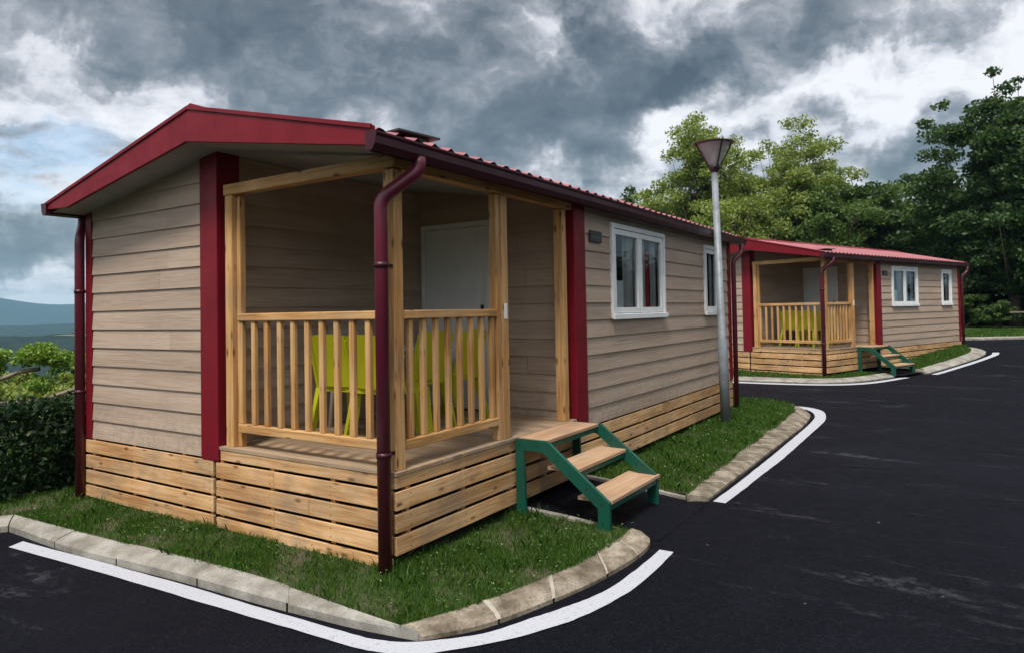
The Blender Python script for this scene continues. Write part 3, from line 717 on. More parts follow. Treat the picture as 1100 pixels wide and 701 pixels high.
g = MB(); g.beam((-.13, .08, rooftop(-.13)+.040), (-.10, .50, rooftop(-.1)+.055), .26, .014); g.box(-.2, -.02, .3, .42, rooftop(-.1)+.01, rooftop(-.1)+.045); g.build('roof_vent', 'dark_metal', roof)

# windows
def window(y0, y1, z0, z1, leaves, curtains):
    g = MB(); fw, d0, d1 = .055, -.03, .040
    g.box(d0, d1, y0, y1, z1-fw, z1); g.box(d0, d1, y0, y0+fw, z0+fw, z1-fw); g.box(d0, d1, y1-fw, y1, z0+fw, z1-fw); g.box(d0, d1, y0, y1, z0, z0+fw)
    fr_ = g.build('window', 'white_frame', H1, bevel=.004)
    g = MB(); g.box(.041, .062, y0-.012, y1+.012, z0-.008, z0+.05); g.build('sill', 'white_frame', fr_, bevel=.004)
    n = leaves; wi = (y1-y0-2*fw-.006*(n+1))/n
    for i in range(n):
        a_ = y0+fw+.006+i*(wi+.006); b_ = a_+wi; sw, e0, e1 = .062, -.02, .028; zb_, zt_ = z0+fw+.006, z1-fw-.006
        g = MB(); g.box(e0, e1, a_, b_, zt_-sw, zt_); g.box(e0, e1, a_, b_, zb_, zb_+sw); g.box(e0, e1, a_, a_+sw, zb_+sw, zt_-sw); g.box(e0, e1, b_-sw, b_, zb_+sw, zt_-sw)
        g.build('sash', 'white_frame', fr_, bevel=.004)
        g = MB(); g.face([(0, a_+sw, zb_+sw), (0, b_-sw, zb_+sw), (0, b_-sw, zt_-sw), (0, a_+sw, zt_-sw)], [(0, 0)]*4); g.build('pane', 'glass_pane', fr_)
    for (ya, yb, za, zc, m_, xo) in curtains:
        g = MB(); n_ = max(6, int((yb-ya)/.012)); last = None
        for i in range(n_+1):
            y = ya+(yb-ya)*i/n_; x = xo+.016*math.sin(i*.9+ya)+.008*math.sin(i*.37)
            if last: g.face([(last[0], last[1], za), (x, y, za), (x, y, zc), (last[0], last[1], zc)], smooth=True)
            last = (x, y)
        g.build('curtain', m_, fr_)
    return fr_
w1 = window(*win1, 2, [(3.50, 3.66, 1.66, 2.66, 'curtain_grey', -.06), (3.98, 4.20, 1.66, 2.66, 'curtain_grey', -.065), (4.30, 4.62, 1.66, 2.66, 'curtain_grey', -.075), (4.63, 4.74, 1.66, 2.45, 'curtain_red', -.06), (4.84, 5.03, 1.66, 2.66, 'curtain_grey', -.07)])
g = MB(); g.box(-.020, -.016, 3.60, 3.85, 1.74, 2.05); g.build('notice', 'paper', w1)
w2 = window(*win2, 1, [(7.2, 7.42, 1.66, 2.66, 'curtain_grey', -.065), (6.76, 6.86, 1.66, 2.66, 'curtain_grey', -.075)])
g = MB(); g.tube(bez([(-.06, 6.90, 1.72), (-.06, 6.90, 2.13), (-.06, 7.06, 2.13), (-.06, 7.06, 1.72)]), .016, 8); g.build('handle', 'white_frame', w2)
g = MB(); g.box(.018, .036, 2.935, 3.205, 2.435, 2.555); sg = g.build('name_plate', 'plate_dark', H1, bevel=.006)
g = MB()
for i in range(8): yy = 2.965+i*.027; g.box(.0365, .0375, yy, yy+.016, 2.475+.01*(i % 2), 2.492+.008*((i*3) % 3))
g.build('marks', 'grey_mark', sg)
# door
g = MB(); g.box(-1.96, -1.00, CY-.03, CY+.04, 2.66, 2.715); g.box(-1.96, -1.905, CY-.03, CY+.04, DZ+.002, 2.66); g.box(-1.055, -1.00, CY-.03, CY+.04, DZ+.002, 2.66)
dr_ = g.build('door', 'white_frame', H1, bevel=.004)
g = MB(); g.box(-1.90, -1.06, CY-.012, CY+.025, DZ+.02, 2.655); lf = g.build('door_leaf', 'door_white', dr_, bevel=.003)
g = MB(); g.box(-1.80, -1.16, CY-.018, CY-.0125, 1.75, 2.56); g.build('door_panel', 'door_white', dr_, bevel=.003)
g = MB(); g.box(-1.80, -1.16, CY-.018, CY-.0125, .80, 1.62); g.build('door_panel', 'door_white', dr_, bevel=.003)
g = MB(); g.box(-1.13, -1.09, CY-.022, CY-.0125, 1.60, 1.80); g.tube([(-1.11, CY-.02, 1.70), (-1.11, CY-.06, 1.70), (-1.23, CY-.06, 1.70)], .011, 8); g.build('handle', 'dark_metal', dr_)

# deck
g = MB(); nb = 21; wb = (CY-.01+.03)/nb
for i in range(nb): g.box(-PX+.028, .022, -.03+i*wb+.003, -.03+(i+1)*wb-.003, DZ-.028, DZ)
deck = g.build('deck', 'deck_boards', H1, bevel=.003)
g = MB(); g.box(-PX+.04, .012, -.022, .02, DZ-.112, DZ-.030); g.box(-.03, .0125, .021, CY-.04, DZ-.112, DZ-.030); g.build('edge_board', 'pine_skirt', deck, bevel=.004)
g = MB()
for i in range(5): g.box(-PX+.1, -.06, .25+i*.5, .30+i*.5, DZ-.17, DZ-.03)
for i in range(3): g.box(-PX+.15+i*.8, -PX+.24+i*.8, .1, .19, -.03, DZ-.17)
g.build('joist', 'dark_metal', deck)
# skirting boards with open gaps, one part per side
def skirt(fn, nrow, zt):
    g = MB()
    for i in range(nrow): fn(g, zt-i*.15-.030-.122, zt-i*.15-.030)
    return g
def screws(g, ax, us, a_, b_, off):
    for u_ in us:
        for z in (a_+.03, b_-.03):
            if ax == 'x': g.box(u_-.0045, u_+.0045, off-.0012, off+.002, z-.0045, z+.0045, 1)
            else: g.box(off-.002, off+.0012, u_-.0045, u_+.0045, z-.0045, z+.0045, 1)
def f_left(g, a_, b_):
    screws(g, 'x', (-4.05, -3.3, -2.5, -2.08), a_, b_, -.030)
    g.box(-WD-.02, -2.03, -.030, -.006, a_, b_)
g = skirt(f_left, 3, SZ+.01)
for i in range(0): pass
g.box(-WD-.02, -2.03, -.030, -.006, SZ-.45-.03-.10, SZ-.45-.022)
g.build('skirting', ['pine_skirt', 'dark_metal'], H1, bevel=.003)
def f_mid(g, a_, b_):
    screws(g, 'x', (-1.95, -1.3, -.62, -.08), a_, b_, -.0305)
    cut = -2.0+rnd.choice([.75, 1.15, 1.15]); g.box(-1.99, cut-.002, -.0305, -.0065, a_, b_); g.box(cut+.002, -.028, -.0305, -.0065, a_, b_)
g = skirt(f_mid, 3, DZ-.105); g.box(-1.99, -.028, -.0305, -.0065, DZ-.555-.115, DZ-.555-.032); g.build('skirting', ['pine_skirt', 'dark_metal'], H1, bevel=.003)
def f_side(g, a_, b_):
    screws(g, 'y', (.12, .75, 1.42, 2.0, 2.55), a_, b_, .0185)
    g.box(-.006, .0185, -.027, 1.86, a_, b_); g.box(-.006, .0185, 1.864, CY+.02, a_, b_)
g = skirt(f_side, 3, DZ-.105); g.build('skirting', ['pine_skirt', 'dark_metal'], H1, bevel=.003)
def f_side2(g, a_, b_):
    screws(g, 'y', (3.4, 4.3, 5.2, 6.1, 7.0, 7.9), a_, b_, .019)
    c_ = rnd.choice([4.9, 6.2, 5.5]); g.box(-.006, .019, CY+.024, c_-.002, a_, b_); g.box(-.006, .019, c_+.002, LY, a_, b_)
g = skirt(f_side2, 3, SZ+.01); g.build('skirting', ['pine_skirt', 'dark_metal'], H1, bevel=.003)
g = MB()
for i in range(4): z_ = SZ-.022-i*.15; g.box(-WD-.02, -WD+.005, -.004, LY, z_-.118, z_); g.box(-WD, .018, LY+.004, LY+.03, z_-.118, z_)
g.build('skirting', 'pine_skirt', H1)
g = MB()
for x in (-4.05, -3.3, -2.5, -2.08, -1.95, -1.3, -.62, -.08): g = MB(); g.box(x-.022, x+.022, -.004, .035, .07, SZ+.0); g.build('batten', 'pine_skirt', H1)
for y in (.12, .75, 1.42, 2.0, 2.55, 3.4, 4.3, 5.2, 6.1, 7.0, 7.9): g = MB(); g.box(-.05, -.0075, y-.022, y+.022, .11, SZ+.0); g.build('batten', 'pine_skirt', H1)
g = MB(); g.box(-WD+.06, -.16, .12, .14, -.05, SZ-.02); g.box(-.18, -.16, .14, LY-.1, -.05, SZ-.02); g.build('dark_backing', 'black', H1)  # upright black sheets that darken what shows through the skirting gaps

# porch timber
def post(boxes, nm='porch_post', par=H1):
    g = MB()
    for q in boxes: g.box(*q)
    return g.build(nm, 'pine', par, bevel=.005)
RT = 1.745
post([(-.095, .0, .003, .095, DZ, 2.72)]); post([(-1.895, -1.80, .003, .07, DZ, 2.73)])
post([(-1.797, -1.752, .045, .10, DZ, 2.73)])
p2 = post([(-.095, -.002, 1.325, 1.42, DZ, 2.715)]); post([(-.085, -.012, 1.262, 1.322, DZ, 2.715)])
post([(-.10, .0, CY-.215, CY-.13, DZ, 2.715)])
g = MB(); g.box(-.0015, .006, 1.35, 1.39, 1.66, 1.79); g.build('bracket', 'white_frame', p2)
g = MB(); g.box(-1.905, .018, -.005, .09, 2.732, 2.822); g.build('porch_beam', 'pine', H1, bevel=.006)
g = MB(); g.box(-.075, .012, .093, CY-.01, 2.722, 2.835); g.build('porch_beam', 'pine', H1, bevel=.006)
# railings
g = MB(); g.box(-1.75, -.098, .006, .075, RT-.062, RT); rl = g.build('railing', 'pine', H1, bevel=.008)
g = MB(); g.box(-1.75, -.098, .012, .068, .775, .845); g.build('bottom_rail', 'pine', rl, bevel=.008)
for i in range(11):
    x = -1.722+i*(1.60/10); g = MB(); g.box(x-.024, x+.024, .020, .058, .845, RT-.062); g.build('baluster', 'pine', rl, bevel=.006)
g = MB(); g.box(-.078, -.006, .098, 1.26, RT-.062, RT); rl = g.build('railing', 'pine', H1, bevel=.008)
g = MB(); g.box(-.070, -.012, .098, 1.26, .775, .845); g.build('bottom_rail', 'pine', rl, bevel=.008)
for i in range(8):
    y = .195+i*(1.10/7.6); g = MB(); g.box(-.060, -.022, y-.023, y+.023, .845, RT-.062); g.build('baluster', 'pine', rl, bevel=.006)

# ------------------------------------------------------------ steps
ST = empty('entry_steps', 'green metal steps with brown treads at the near cabin porch', 'steps', (0, 1.40, 0), 0, 'green metal steps up to the cabin porches')
Y0, Y1 = .03, 1.04
def stringer(y):
    g = MB(); e = (0, .036, 0); a_ = .095
    g.prism([(.035, y, .645), (.035, y, .555), (.30, y, .555), (.80, y, .16), (.80, y, -.02), (.90, y, -.04), (.90, y, .215), (.345, y, .645)], e)
    for (x_, z_) in ((.08, .60), (.26, .60), (.44, .50), (.56, .405), (.70, .30), (.84, .20), (.84, .05)): g.tube([(x_, y-.004, z_), (x_, y+.001, z_)], .008, 8, mi=1)
    return g.build('stringer', ['green_metal', 'dark_metal'], ST, bevel=.0)
stringer(Y0); stringer(Y1)
for y in (Y0, Y1):
    g = MB(); g.prism([(.036, y+.0005, .556), (.036, y+.0005, .0), (.125, y+.0005, -.005), (.115, y+.0005, .556)], (0, .035, 0)); g.build('leg', 'green_metal', ST, bevel=.004, fixn=True)
for xa, xb, z in ((.03, .325, DZ-.001), (.32, .60, .435), (.60, .905, .225)):
    g = MB(); yy0, yy1 = (Y0+.046, Y1-.001) if z > .2 else (Y0, Y1)
    g.box(xa, xb, yy0-.0, yy1+(.06 if z < .5 else 0), z-.030, z); g.build('tread', 'tread_wood', ST, bevel=.004)
    g = MB(); g.box(xb-.05, xb-.012, yy0+.002, yy1-.002, z-.075, z-.031); g.build('tread_support', 'green_metal', ST)

# ------------------------------------------------------------ table and chairs
def chair(loc, rz, label):
    t_ = empty('plastic_chair', label, 'chair', loc, rz, 'lime green plastic chairs')
    # front faces +y ; back panel at -y
    g = MB(); nx_, nz_ = 8, 8
    def bp(i, j, th):
        u_ = i/nx_-.5; v_ = j/nz_; wd_ = .50-.03*v_; x = u_*wd_; y = -.20-.10*v_+.045*(1-(2*u_)**2)*-1+th; z = .46+.45*v_-.03*(abs(2*u_)**3)*(v_**3); return (x, y, z)
    for th, rev in ((0, False), (.014, True)):
        for i in range(nx_):
            for j in range(nz_):
                q = [bp(i, j, th), bp(i+1, j, th), bp(i+1, j+1, th), bp(i, j+1, th)]; g.face(q[::-1] if rev else q, smooth=True)
    for i in range(nx_):
        g.face([bp(i, nz_, 0), bp(i+1, nz_, 0), bp(i+1, nz_, .014), bp(i, nz_, .014)]); g.face([bp(i, 0, .014), bp(i+1, 0, .014), bp(i+1, 0, 0), bp(i, 0, 0)])
    for j in range(nz_):
        g.face([bp(0, j, .014), bp(0, j, 0), bp(0, j+1, 0), bp(0, j+1, .014)]); g.face([bp(nx_, j, 0), bp(nx_, j, .014), bp(nx_, j+1, .014), bp(nx_, j+1, 0)])
    g.build('backrest', 'lime_plastic', t_)
    g = MB(); n_ = 8
    def sp(i, j, d): u_, v_ = i/n_-.5, j/n_-.5; return (u_*(.44+.02*v_), v_*.42, .452-.018*math.cos(u_*math.pi)*math.cos(v_*math.pi)+d)
    for i in range(n_):
        for j in range(n_): g.face([sp(i, j, 0), sp(i+1, j, 0), sp(i+1, j+1, 0), sp(i, j+1, 0)], smooth=True); g.face([sp(i, j+1, -.012), sp(i+1, j+1, -.012), sp(i+1, j, -.012), sp(i, j, -.012)], smooth=True)
    g.box(-.235, .235, -.215, -.198, .415, .458); g.box(-.235, .235, .2, .216, .415, .456); g.box(-.236, -.22, -.198, .2, .415, .456); g.box(.22, .236, -.198, .2, .415, .456)
    g.build('seat', 'lime_plastic', t_)
    for sx in (-1, 1):
        for sy in (-1, 1):
            g = MB(); top = Vector((sx*.205, sy*.185, .44)); bot = Vector((sx*.245, sy*(.225 if sy > 0 else .29), 0)); wv = [.042, .026]
            for a_, b_, w0_, w1_ in ((top, bot, .045, .024),):
                pts_ = []
                for p_, w_ in ((a_, w0_), (b_, w1_)):
                    pts_.append([(p_.x-w_*.55, p_.y-w_, p_.z), (p_.x+w_*.55, p_.y-w_, p_.z), (p_.x+w_*.55, p_.y+w_, p_.z), (p_.x-w_*.55, p_.y+w_, p_.z)])
                A_, B_ = pts_; g.face(A_); g.face(B_[::-1])
                for q in range(4): k_ = (q+1) % 4; g.face([A_[q], B_[q], B_[k_], A_[k_]])
            g.build('leg', 'lime_plastic', t_, bevel=.004, fixn=False)
    # side stiles of the back
    for sx in (-1, 1):
        g = MB(); g.beam((sx*.222, -.2, .43), (sx*.212, -.30, .86), .028, .04, (0, 1, 0)); g.build('back_frame', 'lime_plastic', t_, bevel=.006)
    return t_
TB = empty('garden_table', 'white plastic table ringed by lime chairs on the near porch', 'table', (-1.54, 1.62, DZ), 0, 'white tables on the porches')
g = MB(); g.box(-.36, .36, -.55, .55, .710, .745); g.build('table_top', 'table_white', TB, bevel=.012)
g = MB(); g.box(-.31, .31, -.50, .50, .65, .7095); g.build('apron', 'table_white', TB)
for sx in (-1, 1):
    for sy in (-1, 1):
        g = MB(); g.tube([(sx*.29, sy*.48, .66), (sx*.33, sy*.52, 0)], [.026, .018], 10); g.build('leg', 'table_white', TB)
CH = [chair((-1.29, .86, DZ), R(3), 'lime green plastic chair of the near porch, left of the front pair'),
      chair((-.83, .84, DZ), R(-4), 'lime green plastic chair beside the corner post of the near porch'),
      chair((-1.13, 1.47, DZ), R(88), 'lime green plastic chair of the near porch, first of the two backing the side railing'),
      chair((-1.10, 1.98, DZ), R(96), 'lime green plastic chair nearest the steps on the near porch')]

# ------------------------------------------------------------ street lamp
LP = empty('street_lamp', 'leaning galvanised lamp post with dark conical lantern on the grass verge', 'street lamp', (.31, 6.66, .045))
g = MB(); lean = Vector((-.022, .0, 1)); z0_, z1_ = 0, 3.72
def LPt(z): return Vector((-.020*z, 0, z))
g.tube([LPt(0), LPt(1.2), LPt(1.22), LPt(3.70)], [.070, .066, .055, .046], 20); pole = g.build('pole', 'steel_galv', LP)
g = MB(); c0 = LPt(3.68)
g.tube([c0, c0+Vector((0, 0, .05)), c0+Vector((0, 0, .09)), c0+Vector((0, 0, .12))], [.055, .085, .095, .06], 20); g.build('collar', 'dark_metal', LP)
g = MB(); c1 = c0+Vector((-.008, 0, .43)); g.tube([c1+Vector((0, 0, -.006)), c1, c1+Vector((0, 0, .022)), c1+Vector((0, 0, .034))], [.292, .298, .19, .02], 28); g.build('hood', 'lamp_hood', LP)
for kx in range(4):
    an = kx*math.pi/2+.75; g = MB(); d_ = Vector((math.cos(an), math.sin(an), 0))
    g.beam(c0+d_*.085+Vector((0, 0, .07)), c1+d_*.285+Vector((0, 0, -.005)), .016, .022, d_); g.build('arm', 'dark_metal', LP)
g = MB(); g.tube([c0+Vector((0, 0, .09)), c0+Vector((-.003, 0, .22)), c0+Vector((-.007, 0, .405))], [.07, .140, .245], 24, cap=False); g.build('lantern_glass', 'lamp_glass', LP)
g = MB(); g.tube([c0+Vector((0, 0, .10)), c0+Vector((0, 0, .24)), c0+Vector((0, 0, .30))], [.03, .04, .02], 14); g.build('bulb', 'table_white', LP)

# ------------------------------------------------------------ copies for the second cabin
def copy_tree(o, parent=None, skip=()):
    c_ = o.copy(); COL.objects.link(c_); c_.parent = parent
    for ch in list(o.children):
        if ch in skip: continue
        copy_tree(ch, c_, skip)
    return c_
def place2(o, label, skip=()):
    kids = copy_tree(o, None, skip); x, y = T2(o.location.x, o.location.y)
    kids.location = (x, y, o.location.z+T2z); kids.rotation_euler = (0, 0, o.rotation_euler.z+T2a); kids['label'] = label; return kids
bpy.context.view_layer.update()
redc = [c_ for c_ in w1.children if c_.name.startswith('curtain') and c_.data.materials[0].name == 'curtain_red']
def place2_all():
    place2(H1, 'far beige clad cabin with faded pinkish red roof, at the road bend', redc)
    place2(ST, 'green metal steps with brown treads at the far cabin porch')
    place2(TB, 'white plastic table with lime chairs on the far porch')
    place2(CH[0], 'lime green plastic chair of the far porch, left of the front pair')
    place2(CH[1], 'lime green plastic chair beside the corner post of the far porch')
    place2(CH[2], 'lime green plastic chair of the far porch, first of the two backing the side railing')
    place2(CH[3], 'lime green plastic chair nearest the steps on the far porch')
place2_all()

# ------------------------------------------------------------ trees
def quads(C_, size, flat=.0):
    n = len(C_); A = rng.normal(size=(n, 3)); A /= np.linalg.norm(A, axis=1)[:, None]
    B = np.cross(A, rng.normal(size=(n, 3))); B /= np.linalg.norm(B, axis=1)[:, None]
    s_ = size*rng.uniform(.55, 1.25, (n, 1)); V = np.stack([C_-A*s_, C_-B*s_*.55, C_+A*s_, C_+B*s_*.55], 1)
    return V.reshape(-1, 3)
def crown_pts(c, rad, nclump, nleaf, rcl, seed, shell=.55, holes=.15):
    rg = np.random.default_rng(seed); out_ = []; cl_ = []; c = np.array(c, float); rad = np.array(rad, float)
    nb = max(6, nclump//4); bl = []
    while len(bl) < nb:        # bough centres, each carrying its own spray of clumps
        d = rg.normal(size=3); d /= np.linalg.norm(d); q = c+d*rad*(shell+(1-shell)*rg.random()**.6)*rg.uniform(.72, 1.0)
        if q[2] > .4: bl.append((q, d))
    while len(cl_) < nclump:
        q, d = bl[rg.integers(nb)]
        off = rg.normal(size=3)*rad*.165+d*rad*rg.uniform(-.30, .14)
        p = q+off
        if p[2] < .4: continue
        cl_.append((p, rcl*rg.uniform(.38, 1.15)))
    for p, q in cl_:
        m_ = max(6, int(nleaf*(q/rcl)**2)); dd = rg.normal(size=(m_, 3)); dd /= np.linalg.norm(dd, axis=1)[:, None]
        out_.append(p+dd*q*(rg.random((m_, 1))**.55)*[1.05, 1.05, .62])
    return np.concatenate(out_), cl_
def tree(name, label, cat, x, y, h, rx, rz_, material, nclump, nleaf, rcl, ls, seed, trunk=.22, group=None, bark='bark', base=0.1, cz=None, extra=()):
    t_ = empty(name, label, cat, (x, y, base), 0, group)
    cz = cz if cz is not None else h-rz_
    pts, cl_ = crown_pts((0, 0, cz), (rx, rx, rz_), nclump, nleaf, rcl, seed)
    for (ex, ey, ez, er, en) in extra:
        p2_, c2_ = crown_pts((ex, ey, ez), (er, er, er*.8), en, nleaf, rcl, seed+7); pts = np.concatenate([pts, p2_]); cl_ += c2_
    leafmesh('crown', quads(pts, ls), 4, material, t_)
    rg = random.Random(seed); g = MB()
    top = Vector((rg.uniform(-.3, .3), rg.uniform(-.3, .3), cz+rz_*.55)); pth = [Vector((0, 0, -.15))]
    for i in range(1, 6): pth.append(top*(i/5)+Vector((rg.uniform(-.12, .12), rg.uniform(-.12, .12), 0))*h*.05)
    g.tube(pth, [trunk*(1-.15*i) for i in range(6)], 10)
    for i in range(min(len(cl_), 90)):
        p_, q_ = cl_[(i*7) % len(cl_)]; s_ = rg.uniform(.25, .9); a_ = pth[min(5, int(s_*5))]
        p_ = Vector(p_)
        if p_.z < a_.z: a_ = pth[max(1, int(s_*5)-2)]
        mid_ = a_.lerp(p_, .5)+Vector((0, 0, -.06*h*rg.random()))
        g.tube([a_, mid_, p_], [trunk*.26, trunk*.14, trunk*.04], 5)
    g.build('trunk', bark, t_)
    return t_
TG = 'trees behind the cabins'
tree('broadleaf_tree', 'tall airy pale green tree directly behind the lamp lantern', 'tree', -10.2, 40.5, 13.6, 3.5, 4.6, 'leaf_light', 230, 260, .80, .10, 43, group=TG)
tree('broadleaf_tree', 'rounded pale green tree right of the lamp lantern', 'tree', -5.9, 43.5, 12.7, 4.0, 4.6, 'leaf_light', 300, 280, .85, .105, 12, group=TG)
tree('broadleaf_tree', 'low pale green tree left of the lamp post behind the near cabin roof', 'tree', -13.4, 41.0, 9.9, 3.0, 3.6, 'leaf_light', 130, 260, .8, .11, 13, group=TG)
tree('broadleaf_tree', 'small dark green tree just above the near cabin roof, left of the pale trees', 'tree', -16.3, 42.5, 9.9, 1.7, 3.4, 'leaf_dark', 70, 150, .7, .14, 14, group=TG)
tree('broadleaf_tree', 'mid green tree behind the ridge of the far cabin', 'tree', -8.0, 37.5, 8.6, 3.3, 3.4, 'leaf_light', 150, 280, .8, .105, 15, group=TG)
tree('broadleaf_tree', 'fresh mid green tree filling the gap right of the rounded pale tree', 'tree', -3.6, 41.0, 10.4, 2.8, 4.4, 'leaf_mid', 200, 260, .8, .11, 23, group=TG)
tree('broadleaf_tree', 'dark green bushy tree between the pale trees and the tallest dark tree', 'tree', -1.9, 44.5, 9.8, 2.6, 4.2, 'leaf_dark', 130, 190, .85, .15, 16, group=TG)
tree('broadleaf_tree', 'mid green tree above the middle of the far cabin roof', 'tree', -.4, 46.5, 9.4, 2.4, 4.2, 'leaf_mid', 120, 180, .85, .16, 17, group=TG)
tree('broadleaf_tree', 'tallest dark green tree at the right edge of the view', 'tree', 5.6, 41.0, 12.4, 4.2, 5.2, 'leaf_dark', 400, 280, .80, .12, 18, trunk=.3, group=TG, extra=((-2.6, -.6, 6.4, 2.2, 60), (-1.0, -.8, 10.5, 2.0, 40)))
tree('broadleaf_tree', 'dark green tree beyond the right end of the far cabin', 'tree', 2.6, 43.5, 8.4, 2.6, 3.9, 'leaf_dark', 150, 200, .85, .15, 19, group=TG)
tree('broadleaf_tree', 'dense dark tree outside the road bend at far right', 'tree', 11.5, 42.0, 12.0, 4.0, 5.2, 'leaf_dark', 180, 180, .9, .17, 20, group=TG)
tree('broadleaf_tree', 'thin treetop just showing over the near cabin roof edge', 'tree', -17.3, 30.8, 10.25, .95, 2.8, 'leaf_dark', 26, 70, .42, .12, 21, trunk=.12, group=TG)
for i, (x, y, hh, rr) in enumerate([(-4.8, 52, 11.5, 3.8), (2, 54, 11, 4), (8, 52, 12, 4.2), (-12, 52, 10.5, 3.6)]):
    tree('broadleaf_tree', ['mid green tree in the rear row above the far cabin porch', 'mid green tree in the rear row above the far cabin windows', 'rear dark tree behind the tallest tree', 'rear pale tree behind the lamp post trees'][i], 'tree', x, y, hh, rr, hh*.42, ['leaf_mid', 'leaf_dark', 'leaf_dark', 'leaf_light'][i], 150, 150, 1.1, .2, 30+i, group=TG)
# unseen wood added to block low sky light, mirrored in the window panes
pw = []
for i, (x, y) in enumerate([(17, 24), (19, 17), (18, 10), (20, 3), (18, -4), (17, -11), (12, -17), (6, -19), (-1, -20), (-8, -19), (-15, -17)]):
    p_, _c = crown_pts((x, y, 3.0), (3.8, 3.8, 3.0), 110, 70, 1.0, 200+i); pw.append(p_)
o = leafmesh('added_woodland', quads(np.concatenate(pw), .26), 4, 'leaf_dark'); o['kind'] = 'stuff'; o['label'] = 'unseen wood added across the road to cut low sky light, mirrored in the window panes'
# undergrowth: one leafy mass
rg = np.random.default_rng(77); pts = []
for i in range(900):
    x = rg.uniform(-22, 22); y = 41.5+abs(rg.normal())*5.5; z = .3+rg.random()**1.1*(3.6 if x < 3 else 4.8); rr = rg.uniform(.5, 1.1)
    d = rg.normal(size=(130, 3)); d /= np.linalg.norm(d, axis=1)[:, None]; pts.append(np.array([x, y, z])+d*rr*(rg.random((130, 1))**.4))
o = leafmesh('undergrowth', quads(np.concatenate(pts), .17), 4, 'leaf_hedge'); o['kind'] = 'stuff'; o['label'] = 'dense dark undergrowth below the trees'
# bushes by the road bend
BG = 'bushes along the road bend'
def bush(name, label, x, y, rx, h, material, n, nl, ls, seed, base=.1, group=None, ry=None):
    t_ = empty(name, label, 'bush', (x, y, base), 0, group)
    pts, cl_ = crown_pts((0, 0, h*.45), (rx, ry or rx, h*.55), n, nl, .32*max(.7, h/2), seed, shell=.4)
    pts = pts[pts[:, 2] > .02]
    leafmesh('foliage', quads(pts, ls), 4, material, t_)
    rg_ = random.Random(seed); g = MB()
    for i in range(6): p_ = cl_[i][0]; g.tube([(0, 0, -.05), (p_[0]*.4, p_[1]*.4, p_[2]*.6), tuple(p_)], [.04, .025, .01], 6)
    g.build('stems', 'bark', t_); return t_
for i, (x, y, rx, h, m_, lb) in enumerate([(3.2, 39.4, 1.2, 1.9, 'leaf_mid', 'mid green bush at the right end of the far cabin'), (4.8, 39.0, 1.0, 1.4, 'leaf_mid', 'low green bush left of the tallest tree trunk'), (6.9, 38.6, 1.3, 1.5, 'leaf_dark', 'dark low bush by the right picture edge behind the rail'), (1.4, 39.6, 1.2, 2.2, 'leaf_dark', 'dark bush hidden mostly by the far cabin corner'), (8.6, 39.6, 1.3, 1.9, 'leaf_dark', 'dark bush furthest right along the bend')]):
    bush('bush', lb, x, y, rx, h, m_, 45, 120, .11, 50+i, .42, BG)
FR = empty('timber_rail', 'pale horizontal timber rail on short posts in front of dark bushes', 'rail', (6.4, 37.9, .12))
g = MB(); g.beam((-1.2, .25, 1.12), (2.6, -.2, 1.15), .05, .08); g.build('rail', 'bark_pale', FR)
for x in (.9, 2.4): g = MB(); g.box(x-.05, x+.05, .04, .1, -.1, 1.06); g.build('post', 'bark_pale', FR)

# ------------------------------------------------------------ hedge, shrubs and pollard on the left
def hedgemass(name, label, x0, x1, y0, y1, z0, h, material, n, ls, seed, cat='hedge'):
    rg = np.random.default_rng(seed); t_ = empty(name, label, cat, ((x0+x1)/2, (y0+y1)/2, z0)); X, Y = (x1-x0)/2, (y1-y0)/2
    q = rg.uniform(-1, 1, (n, 3)); side_ = rg.random(n); 
    f1 = side_ < .42; q[f1, 0] = 1-np.abs(rg.normal(size=f1.sum()))*.16
    f2 = (side_ >= .42) & (side_ < .72); q[f2, 2] = 1-np.abs(rg.normal(size=f2.sum()))*.10
    f3 = (side_ >= .72) & (side_ < .84); q[f3, 1] = -1+np.abs(rg.normal(size=f3.sum()))*.06
    P_ = np.c_[q[:, 0]*X, q[:, 1]*Y, (q[:, 2]*.5+.5)*h]; 
    wob = vnoise(P_[:, 1]*1.0, P_[:, 2]*1.0, 2.3)*.10; P_[:, 0] += wob; P_[:, 2] += (vnoise(P_[:, 0], P_[:, 1], 3.1)*.08+rg.normal(size=n)*.03)*(P_[:, 2] > h*.5)
    P_ = P_[P_[:, 2] > .01]
    leafmesh('foliage', quads(P_, ls), 4, material, t_)
    g = MB()
    for i in range(int((y1-y0)/.35)):
        yy = -Y+.15+i*.35; g.tube([(0, yy, -.05), (.1*math.sin(i), yy+.05, h*.5), (.2*math.sin(i*2), yy, h*.85)], [.02, .014, .006], 6)
    g.build('stems', 'bark', t_); return t_
hedgemass('hedge', 'dense dark green hedge left of the near cabin', -6.1, -4.75, -2.6, 7.5, -.07, .86, 'leaf_hedge', 60000, .038, 5)
for i, (x, y, rx, h, m_, lb) in enumerate([(-10.8, 1.5, 1.2, .95, 'leaf_light', 'lighter bush peeping over the dark hedge at far left'), (-10.4, 3.4, 1.3, .95, 'leaf_light', 'lighter bush over the dark hedge close to the cabin corner'), (-12, 3.6, 1.5, 1.2, 'leaf_dark', 'dark bush on the slope beyond the hedge'), (-16, 6.5, 2.5, 1.4, 'leaf_mid', 'wide low bush further down the slope')]):
    bush('bush', lb, x, y, rx, h, m_, 60, 170, .055+.01*i, 80+i, gz(x, y)+.05, 'bushes beyond the hedge')
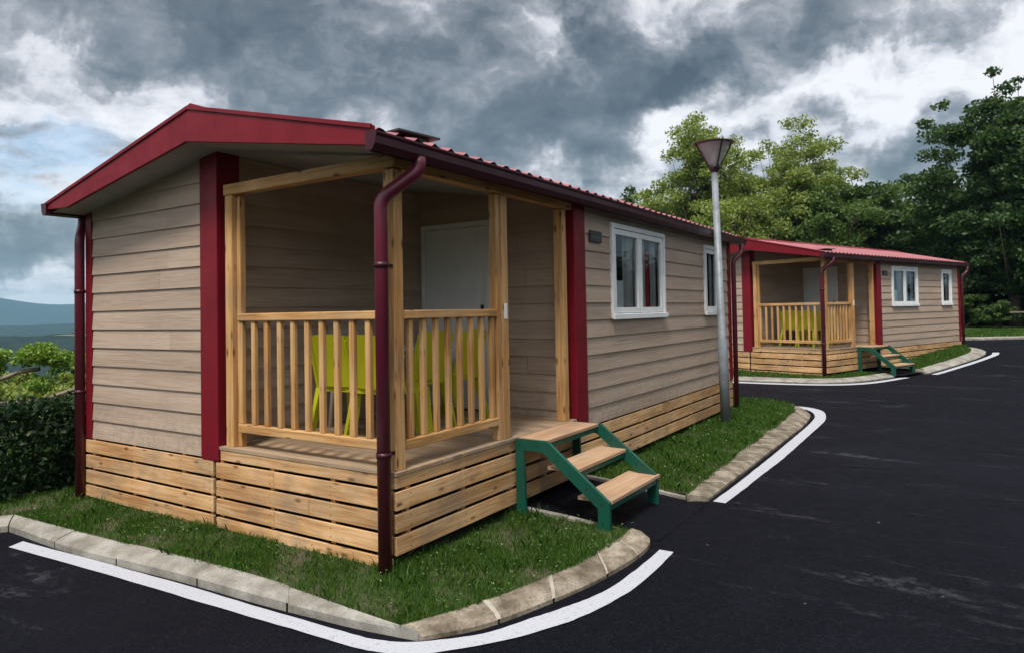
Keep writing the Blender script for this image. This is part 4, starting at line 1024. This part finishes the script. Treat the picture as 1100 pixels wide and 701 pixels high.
# pollarded tree: trunk out of the picture to the left, branches reach in
PT = empty('pollarded_tree', 'pollarded tree with bare branches ending in bright green leaf tufts', 'tree', (-9.2, -.2, gz(-9.2, 0)))
g = MB(); g.tube([(0, 0, -.1), (.02, .05, .6), (0, .1, 1.0), (.05, .1, 1.25)], [.16, .13, .12, .12], 12)
tr_ = g.build('trunk', 'bark_pale', PT)
def branch(pts, rad, par): g = MB(); g.tube(bez(pts, 4), rad, 8); return g.build('branch', 'bark_pale', par)
branch([(.0, .1, 1.15), (1.2, .55, 1.08), (1.57, .72, 1.14), (1.84, .85, 1.24), (2.03, 1.0, 1.27)], .028, tr_)
branch([(.0, .1, .95), (1.0, .45, .84), (1.66, .68, .82), (2.09, .95, .85), (2.27, 1.12, .92), (2.42, 1.38, 1.02)], .026, tr_)
branch([(.0, .1, 1.2), (-.8, -.5, 1.5), (-1.2, -.9, 1.7)], .035, tr_)
rg = np.random.default_rng(9); cc = []
for (x, y, z, r_, n_) in [(2.0, 1.02, 1.47, .23, 1300), (2.15, 1.2, 1.40, .17, 600), (1.86, .88, 1.40, .14, 350), (2.08, .98, 1.06, .15, 500), (1.56, .72, 1.45, .14, 400), (1.5, .7, 1.28, .12, 260), (2.36, 1.38, 1.35, .15, 350), (2.42, 1.4, 1.12, .12, 220), (-1.25, -.95, 1.85, .3, 900)]:
    d = rg.normal(size=(n_, 3)); d /= np.linalg.norm(d, axis=1)[:, None]; cc.append(np.array([x, y, z])+d*r_*(rg.random((n_, 1))**.5)*[1.1, 1.1, .75])
leafmesh('foliage', quads(np.concatenate(cc), .032), 4, 'leaf_fresh', PT)

# ------------------------------------------------------------ haze
m = bpy.data.materials.new('haze'); m.use_nodes = True; t = NT(m.node_tree); t.n.clear()
o_ = t.add('ShaderNodeOutputMaterial'); v_ = t.add('ShaderNodeVolumePrincipled'); v_.inputs['Color'].default_value = (.42, .72, 1.0, 1); v_.inputs['Density'].default_value = 1.5e-4
v_.inputs['Anisotropy'].default_value = 0.2
t.l.new(v_.outputs[0], o_.inputs['Volume']); MATS['haze'] = m
g = MB(); g.box(-6650, 6650, -6650, 6650, -75, 230); hz = g.build('haze', 'haze'); hz['kind'] = 'stuff'; hz['label'] = 'thin bluish haze over the valley'
